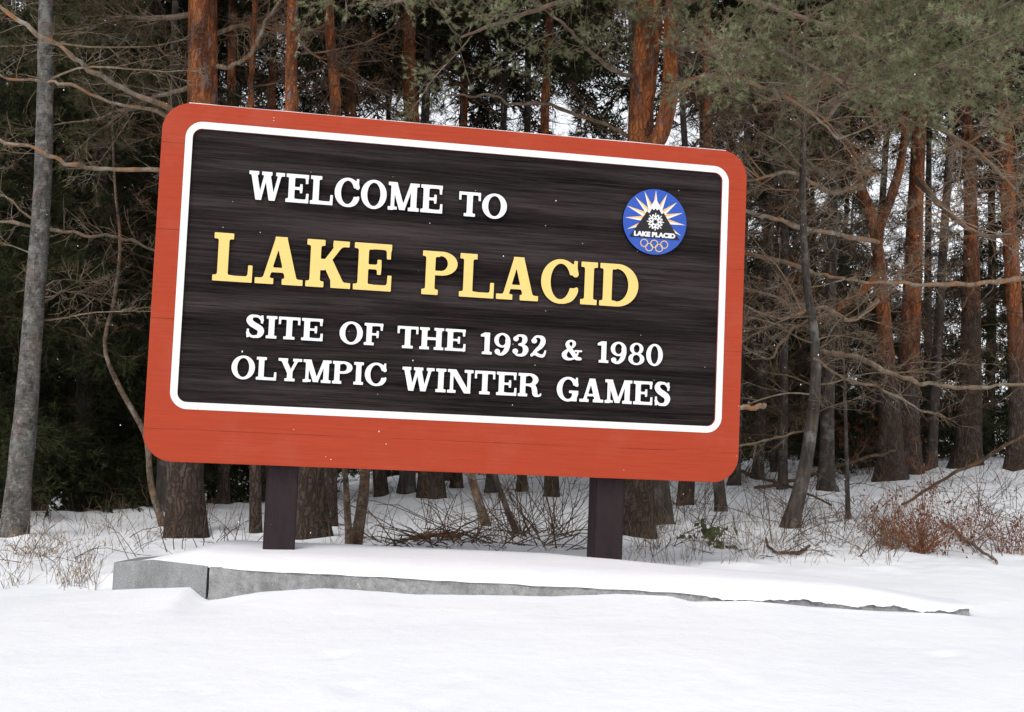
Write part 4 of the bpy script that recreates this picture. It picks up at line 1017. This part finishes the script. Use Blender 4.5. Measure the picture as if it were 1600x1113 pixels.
# ------------------------------------------------------------------ the far woods, one mass
def far_woods():
    rs = np.random.default_rng(5); g = Geo()
    var = []
    for k in range(6):
        r2 = np.random.default_rng(60 + k); h = Geo(); top = r2.uniform(11, 15)
        tr = np.stack([np.zeros(8), np.zeros(8), np.linspace(-.2, top, 8), np.linspace(.12, .02, 8)], 1)
        tr[:, :2] += r2.normal(0, .06, (8, 2)); v, t = tube(tr[:, :3], tr[:, 3], 6, .03, k); h.add(v, t, 0)
        for b in range(16): put(h, 'dead', np.array([0, 0, r2.uniform(.8, 6)]), r2.uniform(0, 6.3), r2.uniform(-.3, .2), r2.uniform(.5, 1.1), r2, 0, 1)
        for b in range(62):
            z = 1.0 + (top - 1.0) * r2.uniform(0, 1) ** .8
            put(h, 'spruce', np.array([0, 0, z]), r2.uniform(0, 6.3), r2.uniform(-.35, .1), r2.uniform(.7, 1.35) * (1.1 - .7 * z / top), r2, 0, 1)
        var.append(h.arrays())
    for k in range(2):
        r2 = np.random.default_rng(90 + k); h = Geo(); top = 4.5
        for b in range(55):
            z = .15 + (top - .2) * r2.uniform(0, 1) ** 1.2; put(h, 'spruce' if b % 3 else 'dead', np.array([0, 0, z]), r2.uniform(0, 6.3), r2.uniform(-.2, .25), r2.uniform(.5, 1.0) * (1.1 - .7 * z / top), r2, 0, 1)
        var.append(h.arrays())
    n = 0
    for k in range(FAR_N + 34):
        y = rs.uniform(24, 52); px = rs.uniform(-260, 1860)
        if k >= FAR_N: px = rs.uniform(560, 1800); y = rs.uniform(25, 42)
        if 845 < px < 1010 and rs.uniform() < .75: continue
        if k < FAR_N and y < 33 and 1150 < px < 1560 and rs.uniform() < .6: continue
        if k < FAR_N and px > 620 and rs.uniform() < FAR_THIN: continue
        q = P(px, 700, y); gz = float(ground(q[0], q[1])); v, t, m = var[rs.integers(6)] if k < FAR_N else var[6 + k % 2]; a = rs.uniform(0, 6.3); s = rs.uniform(.85, 1.2)
        Rz = np.array([[math.cos(a), -math.sin(a), 0], [math.sin(a), math.cos(a), 0], [0, 0, 1]])
        g.add((v * s) @ Rz.T + np.array([q[0], q[1], gz]), t, m); n += 1
    o = g.build('far_woods', [MT['dark'], MT['spruce']])
    tag(o, 'dark mass of far spruces and bare trunks at the back of the woods', 'woods', None, 'stuff')
FAR_N, FAR_THIN = 84, .6
far_woods()

# ------------------------------------------------------------------ hanging pine sprays at the top, each a low bough of a tree in the front row
def spray_tree(label, px0, y, w, seed, spots, needle='pine'):
    """front-row pine with its stem above or outside the picture's trees: low boughs carry blue-green needles"""
    rs = np.random.default_rng(seed); q = P(px0, 700, y); gz = float(ground(q[0], q[1])); org = np.array([q[0], q[1], gz])
    return rs, org

# ------------------------------------------------------------------ undergrowth
def stems(name, label, cat, spots, mats, seed, kind=None, group=None, leafmat=None, origin=None, lf=(0, .05, .02)):
    """spots: (point, n, length, spread, radius, lift)"""
    rs = np.random.default_rng(seed); S = Seg(); tips, dirs = [], []
    for p, n, L, sp, r, lift in spots:
        for k in range(n):
            d = np.array([rs.normal(0, sp), rs.normal(0, sp), 1.0]); p0 = p + np.array([rs.normal(0, .04), rs.normal(0, .04), -.03])
            l = L * rs.uniform(.5, 1.15); pp, rr = curve_rows(p0, d, l, 6, r, r * .4, .12, rs, lift); S.path(pp, rr)
            for e in range(rs.integers(1, 4)):
                j = rs.integers(2, 6); dd = pp[j + 1] - pp[j]; dd = dd / np.linalg.norm(dd) + rs.normal(0, .55, 3)
                p2, r2 = curve_rows(pp[j], dd, l * rs.uniform(.12, .35), 3, r * .5, r * .3, .15, rs); S.path(p2, r2); tips.append(p2[-1]); dirs.append(dd)
            tips.append(pp[-1]); dirs.append(pp[-1] - pp[-2])
    g = Geo(); v, t = prisms(S.a, S.b, S.r, S.q, 3); g.add(v, t, 0)
    o = origin if origin is not None else np.array(spots[0][0])
    return g, tips, dirs, o, rs
def leaves(tips, dirs, n, L, W, rs, droop=.8):
    """small folded leaves hanging from twigs"""
    idx = rs.integers(0, len(tips), n); p = np.array(tips)[idx] + rs.normal(0, .03, (n, 3))
    d = rs.normal(0, .5, (n, 3)) + np.array([0, 0, -droop]); d /= np.linalg.norm(d, axis=1, keepdims=True)
    a, b = frames(d); th = rs.uniform(0, 6.3, (n, 1)); s = a * np.cos(th) + b * np.sin(th); c = np.cross(d, s)
    l = L * rs.uniform(.6, 1.2, (n, 1)); w = W * rs.uniform(.6, 1.2, (n, 1))
    v = np.stack([p, p + d * l * .5 + s * w + c * w * .4, p + d * l, p + d * l * .5 - s * w + c * w * .4], 1).reshape(-1, 3)
    q = np.arange(n)[:, None] * 4
    return v, np.concatenate([q + np.array([[0, 1, 2]]), q + np.array([[0, 2, 3]])])
def thing_from(g, name, label, cat, mats, o, group=None, kind=None):
    ob = g.build(name, mats, None, False, tuple(o)); return tag(ob, label, cat, group, kind)
# dry grass and weed stems
spots = []
def gnd(px, py):
    h = hit(px, py); return h
for k in range(420):
    px = rng.uniform(-20, 240) if k < 120 else rng.uniform(960, 1420); py = rng.uniform(820, 925) if k < 120 else rng.uniform(790, 885)
    if k > 370: px = rng.uniform(330, 1000); py = rng.uniform(800, 862)
    h = gnd(px, py)
    if h is not None and h[1] < 16 and not (165 < px < 330 and py > 860): spots.append((h, rng.integers(1, 5), rng.uniform(.12, .42), .35, rng.uniform(.0016, .003), -.3))
g, tp_, dr_, o, rs = stems('dry_grass', '', '', spots, None, 3)
thing_from(g, 'dry_grass', 'dry weed stems and grass poking through the snow', 'grass', [MT['grass']], o, None, 'stuff')
def shrub(label, px, py, n, L, sp, r, seed, m='twigred', leafm=None, nl=0, group=None, lift=-.2, name='dry_shrub', cat='shrub', LS=(.042, .009)):
    h = gnd(px, py); rs0 = np.random.default_rng(seed)
    sps = [(h + np.array([rs0.normal(0, .12), rs0.normal(0, .12), 0]), n // 4, L, sp, r, lift) for k in range(4)]
    g, tp, dr, o, rs = stems(name, label, cat, sps, None, seed, origin=h)
    root = empty(name, h); tag(root, label, cat, group); v, t, mm = g.arrays(); gg = Geo(); gg.add(v - h, t); gg.build('stems', MT[m], root)
    if nl: v, t = leaves(tp, dr, nl, LS[0], LS[1], rs); gg = Geo(); gg.add(v - h, t); gg.build('leaves', MT[leafm], root)
    return root
shrub('largest reddish brown shrub with withered leaves on the snow at the right', 1440, 862, 150, .62, .65, .0032, 21, 'twigred', 'leafred', 480)
shrub('low reddish shrub left of the largest one', 1405, 850, 70, .40, .5, .003, 22, 'twigred', 'leafred', 140)
shrub('upright brown twigs right of the largest reddish shrub', 1500, 848, 36, .5, .5, .003, 23, 'twigred', 'leafred', 120)
shrub('drooping reddish stalks at the right edge of the photo', 1580, 865, 80, .42, .5, .003, 24, 'twigred', 'leafred', 180)
shrub('tall narrow stalk with rusty leaves above the largest reddish shrub', 1443, 800, 8, .8, .15, .004, 25, 'twigred', 'leafred', 160)
shrub('rusty leaved young beech between the dark trunks on the right', 1350, 742, 24, 1.5, .35, .005, 26, 'twigdark', 'leafred', 420, LS=(.09, .03), name='young_beech', cat='young tree')
shrub('small green leafy plant on the snow right of the right post', 1082, 848, 10, .2, .6, .003, 27, 'twigdark', 'leafgreen', 70, name='green_plant', cat='plant', LS=(.10, .03))
shrub('clump of tan dead weeds at the foot of the pale grey trunk', 70, 868, 40, .34, .8, .0025, 28, 'grass', 'leaftan', 60, name='dead_weeds', cat='weeds')
shrub('thin dead weed stalks at the left end of the wall', 110, 915, 20, .36, .3, .0022, 29, 'grass', 'leaftan', 20, name='dead_weeds', cat='weeds')
# brush heap between the posts: arching bare shoots
def brush(label, px, py, n, L, sp, seed, m, wide, lift, name='brush_pile', cat='brush'):
    h = gnd(px, py); rs0 = np.random.default_rng(seed)
    sps = [(h + np.array([rs0.uniform(-wide, wide), rs0.uniform(-.35, .35), 0]), 1, L * rs0.uniform(.5, 1.2), sp, rs0.uniform(.003, .008), lift) for k in range(n)]
    g, tp, dr, o, rs = stems(name, label, cat, sps, None, seed, origin=h)
    thing_from(g, name, label, cat, [MT[m]], h)
brush('tangled heap of thin bare branches under the board between the posts', 740, 848, 90, 1.0, 1.6, 31, 'twigdark', .75, -.5)
brush('fan of upright bare shoots under the board, left of the right post', 845, 838, 46, 1.1, .75, 32, 'twigdark', .28, .1, 'bare_shrub', 'shrub')
brush('loose twigs lying on the snow right of the twin saplings', 640, 850, 26, .7, 2.0, 33, 'twigdark', .3, -.5)
def stick(label, path, y, bm_, seed, name='fallen_branch', cat='branch', ntw=10, group=None):
    """a fallen or leaning branch, given as (px, py, w, distance)"""
    rs = np.random.default_rng(seed); rows = np.array([(*P(a, b, d), w / FPX * d / 2) for a, b, w, d in path])
    for r in rows: r[2] = max(r[2], float(ground(r[0], r[1])) + r[3] * .4)
    r = resample(rows, 24, .01, seed); org = r[0, :3].copy()
    v, t = tube(r[:, :3], r[:, 3], 7, .06, seed); ge = Geo(); ge.add(v, t)
    S = Seg()
    for q in range(ntw):
        i = rs.integers(3, 22); d = r[i + 1, :3] - r[i, :3]; d = d / np.linalg.norm(d) * .8 + rs.normal(0, .5, 3); d[2] = abs(d[2])
        pp, rr = curve_rows(r[i, :3], d, rs.uniform(.15, .6), 5, r[i, 3] * .4 + .001, .0015, .2, rs); S.path(pp, rr)
    if ntw: v, t = prisms(S.a, S.b, S.r, S.q, 3); ge.add(v, t)
    thing_from(ge, name, label, cat, [MT[bm_]], org, group)
def D(px, py): return dist_at(px, py, 15)
stick('snow dusted fallen branch slanting down to the right beside the reddish shrub', [(1470, 815, 4, D(1470, 822)), (1505, 840, 6, D(1505, 848)), (1535, 862, 5, D(1535, 868)), (1560, 880, 4, D(1560, 884))], 0, 'twig', 61)
stick('dark branch lying across the snow just right of the bent-footed trunk', [(1180, 762, 5, D(1180, 768)), (1240, 752, 6, D(1240, 760)), (1330, 722, 6, 19), (1400, 705, 4, 20)], 0, 'twigdark', 62)
stick('forked dead branch on the snow below the sign\'s right corner', [(1150, 735, 6, D(1150, 742)), (1180, 745, 6, D(1180, 752)), (1230, 760, 4, D(1230, 768)), (1300, 790, 3, D(1300, 795))], 0, 'twigdark', 63, ntw=16)
stick('curved dark stick lying on the snow in front of the bent-footed trunk', [(1195, 842, 3, D(1195, 850)), (1210, 862, 4, D(1210, 866)), (1240, 866, 5, D(1240, 868)), (1262, 855, 5, D(1262, 860))], 0, 'twigdark', 64, ntw=4)
stick('long thin leaning pole low on the slope near the right edge', [(1410, 790, 4, D(1410, 795)), (1470, 752, 5, 19), (1540, 715, 6, 20), (1620, 670, 5, 20.5)], 0, 'twigdark', 65)
stick('pale broken branch end sticking out beside the sign\'s lower right side', [(1120, 634, 8, 12.5), (1160, 636, 8, 12.5), (1180, 637, 8, 12.5), (1195, 633, 9, 12.5)], 0, 'branch', 67, ntw=0)
stick('brown log lying at the left of the brush heap under the board', [(640, 842, 6, D(640, 850)), (670, 836, 8, D(670, 845)), (720, 838, 7, D(720, 846))], 0, 'twigred', 68, ntw=4)
spots = []
for k in range(700):
    if k < 540: px, py = rng.uniform(1000, 1640), rng.uniform(718, 872)
    elif k < 640: px, py = rng.uniform(500, 910), rng.uniform(742, 852)
    else: px, py = rng.uniform(0, 400), rng.uniform(795, 880)
    h = gnd(px, py)
    if h is not None and h[1] < 30: spots.append((h, rng.integers(1, 4), rng.uniform(.25, .85), rng.choice([.5, 1.5, 2.5]), rng.uniform(.002, .0055), -.35))
for o_ in list(COL.objects):                           # litter and dead stalks close round the feet of the trees
    if o_.name.split('.')[0] in ('pine_tree', 'bare_tree') and o_.location.y < 24:
        rr_ = float(np.ptp([v_.co.x for v_ in o_.children[0].data.vertices[:9]])) / 2
        for e_ in range(7):
            an = rng.uniform(3.3, 6.1); q_ = np.array([o_.location.x + math.cos(an) * rr_ * rng.uniform(.95, 1.5), o_.location.y + math.sin(an) * rr_ * rng.uniform(.95, 1.5), 0]); q_[2] = float(ground(q_[0], q_[1]))
            spots.append((q_, rng.integers(1, 4), rng.uniform(.08, .26), 1.2, rng.uniform(.0018, .004), -.3))
g, tp_, dr_, o, rs = stems('twig_litter', '', '', spots, None, 4)
thing_from(g, 'twig_litter', 'countless fine dark twigs and stalks sticking out of the snow under the trees', 'twigs', [MT['twigdark']], o, None, 'stuff')
# saplings
tree('sapling', 'left one of two thin peeling saplings under the board', 'sapling', [(538, 700, 8), (541, 770, 10), (546, 855, 13)], 10.4, 'birch', 70, dead=(6, .8, 3), canopy=0, top=3.3, twig='twigdark', ds=(.15, .4), k=9, flare=1.1)
tree('sapling', 'right one of two thin peeling saplings under the board, paler and mottled', 'sapling', [(572, 700, 14), (568, 770, 17), (556, 852, 20)], 10.5, 'birch', 71, dead=(6, .8, 3), canopy=0, top=3.1, twig='twigdark', ds=(.15, .4), k=9, flare=1.1)
tree('sapling', 'slanting brown stem under the board leaning left over the brush heap', 'sapling', [(724, 690, 12), (738, 750, 13), (758, 818, 15)], D(758, 822), 'birch', 72, dead=(6, .8, 3), canopy=0, top=3.3, twig='twigdark', ds=(.15, .4), k=9, flare=1.1)
tree('sapling', 'thin black stem slanting under the board behind the brush heap', 'sapling', [(770, 720, 8), (790, 790, 9), (806, 830, 10)], D(806, 835), 'dark', 73, dead=(4, .8, 3), canopy=0, top=3.1, twig='twigdark', ds=(.15, .3), k=8, flare=1.1)
tree('sapling', 'crooked rusty thin stem left of the sign, curving in towards the thick pine', 'sapling', [(176, 200, 3), (180, 300, 4), (188, 380, 5), (178, 470, 6), (163, 540, 6), (184, 600, 8), (212, 650, 9), (230, 690, 9), (236, 760, 10), (254, 820, 12)], D(254, 822) - .1, 'birch', 74, dead=(9, 1.2, 4), canopy=0, top=5.2, twig='twigdark', ds=(.15, .45), k=9, flare=1.1)
# falling snow
fl = np.random.default_rng(9); g = Geo()
ico = bmesh.new(); bmesh.ops.create_icosphere(ico, subdivisions=1, radius=1); iv = np.array([x.co[:] for x in ico.verts]); it = np.array([[q.index for q in f.verts] for f in ico.faces]); ico.free()
for k in range(150):
    y = fl.uniform(3.2, 8.4); p = P(fl.uniform(0, 1600), fl.uniform(0, 1113), y); r = fl.uniform(.0010, .0020)
    if p[2] < ground(p[0], p[1]) + .1: continue
    g.add(iv * r * np.array([1, 1, fl.uniform(1, 1.9)]) + p, it)
tag(g.build('snowflakes', MT['snow'], None, True), 'light snowflakes falling in the air', 'snowflakes', None, 'stuff')

# wind-packed collars and small hollows where trunks and posts stand in the snow
feet = []
for o in list(COL.objects):
    if o.name.split('.')[0] in ('pine_tree', 'bare_tree', 'sapling', 'spruce_tree'):
        tr_ = [c for c in o.children if c.name.startswith('trunk')][0]
        n_ = min(len(tr_.data.vertices), 40); c_ = np.empty(len(tr_.data.vertices) * 3, np.float32); tr_.data.vertices.foreach_get('co', c_); c_ = c_.reshape(-1, 3)[:9]
        feet.append((o.location.x, o.location.y, max(.05, float(np.ptp(c_[:, 0])) / 2)))
gm = bpy.data.objects['snow_ground'].data
c_ = np.empty(len(gm.vertices) * 3, np.float32); gm.vertices.foreach_get('co', c_); c_ = c_.reshape(-1, 3)
for k, (fx, fy, fr) in enumerate(feet):
    sel = np.nonzero((np.abs(c_[:, 0] - fx) < fr * 5) & (np.abs(c_[:, 1] - fy) < fr * 5))[0]
    if not len(sel): continue
    dx, dy = c_[sel, 0] - fx, c_[sel, 1] - fy; rr = np.hypot(dx, dy) / fr; an = np.arctan2(dy, dx)
    w_ = 1 + .35 * np.sin(an * 2 + k) + .15 * np.sin(an * 5 + 2 * k)
    c_[sel, 2] += (fr * (.16 * np.exp(-((rr - 2.0) / .8) ** 2) - .30 * np.exp(-(rr / 1.25) ** 4)) * w_).astype(np.float32)
gm.vertices.foreach_set('co', c_.ravel()); gm.update()
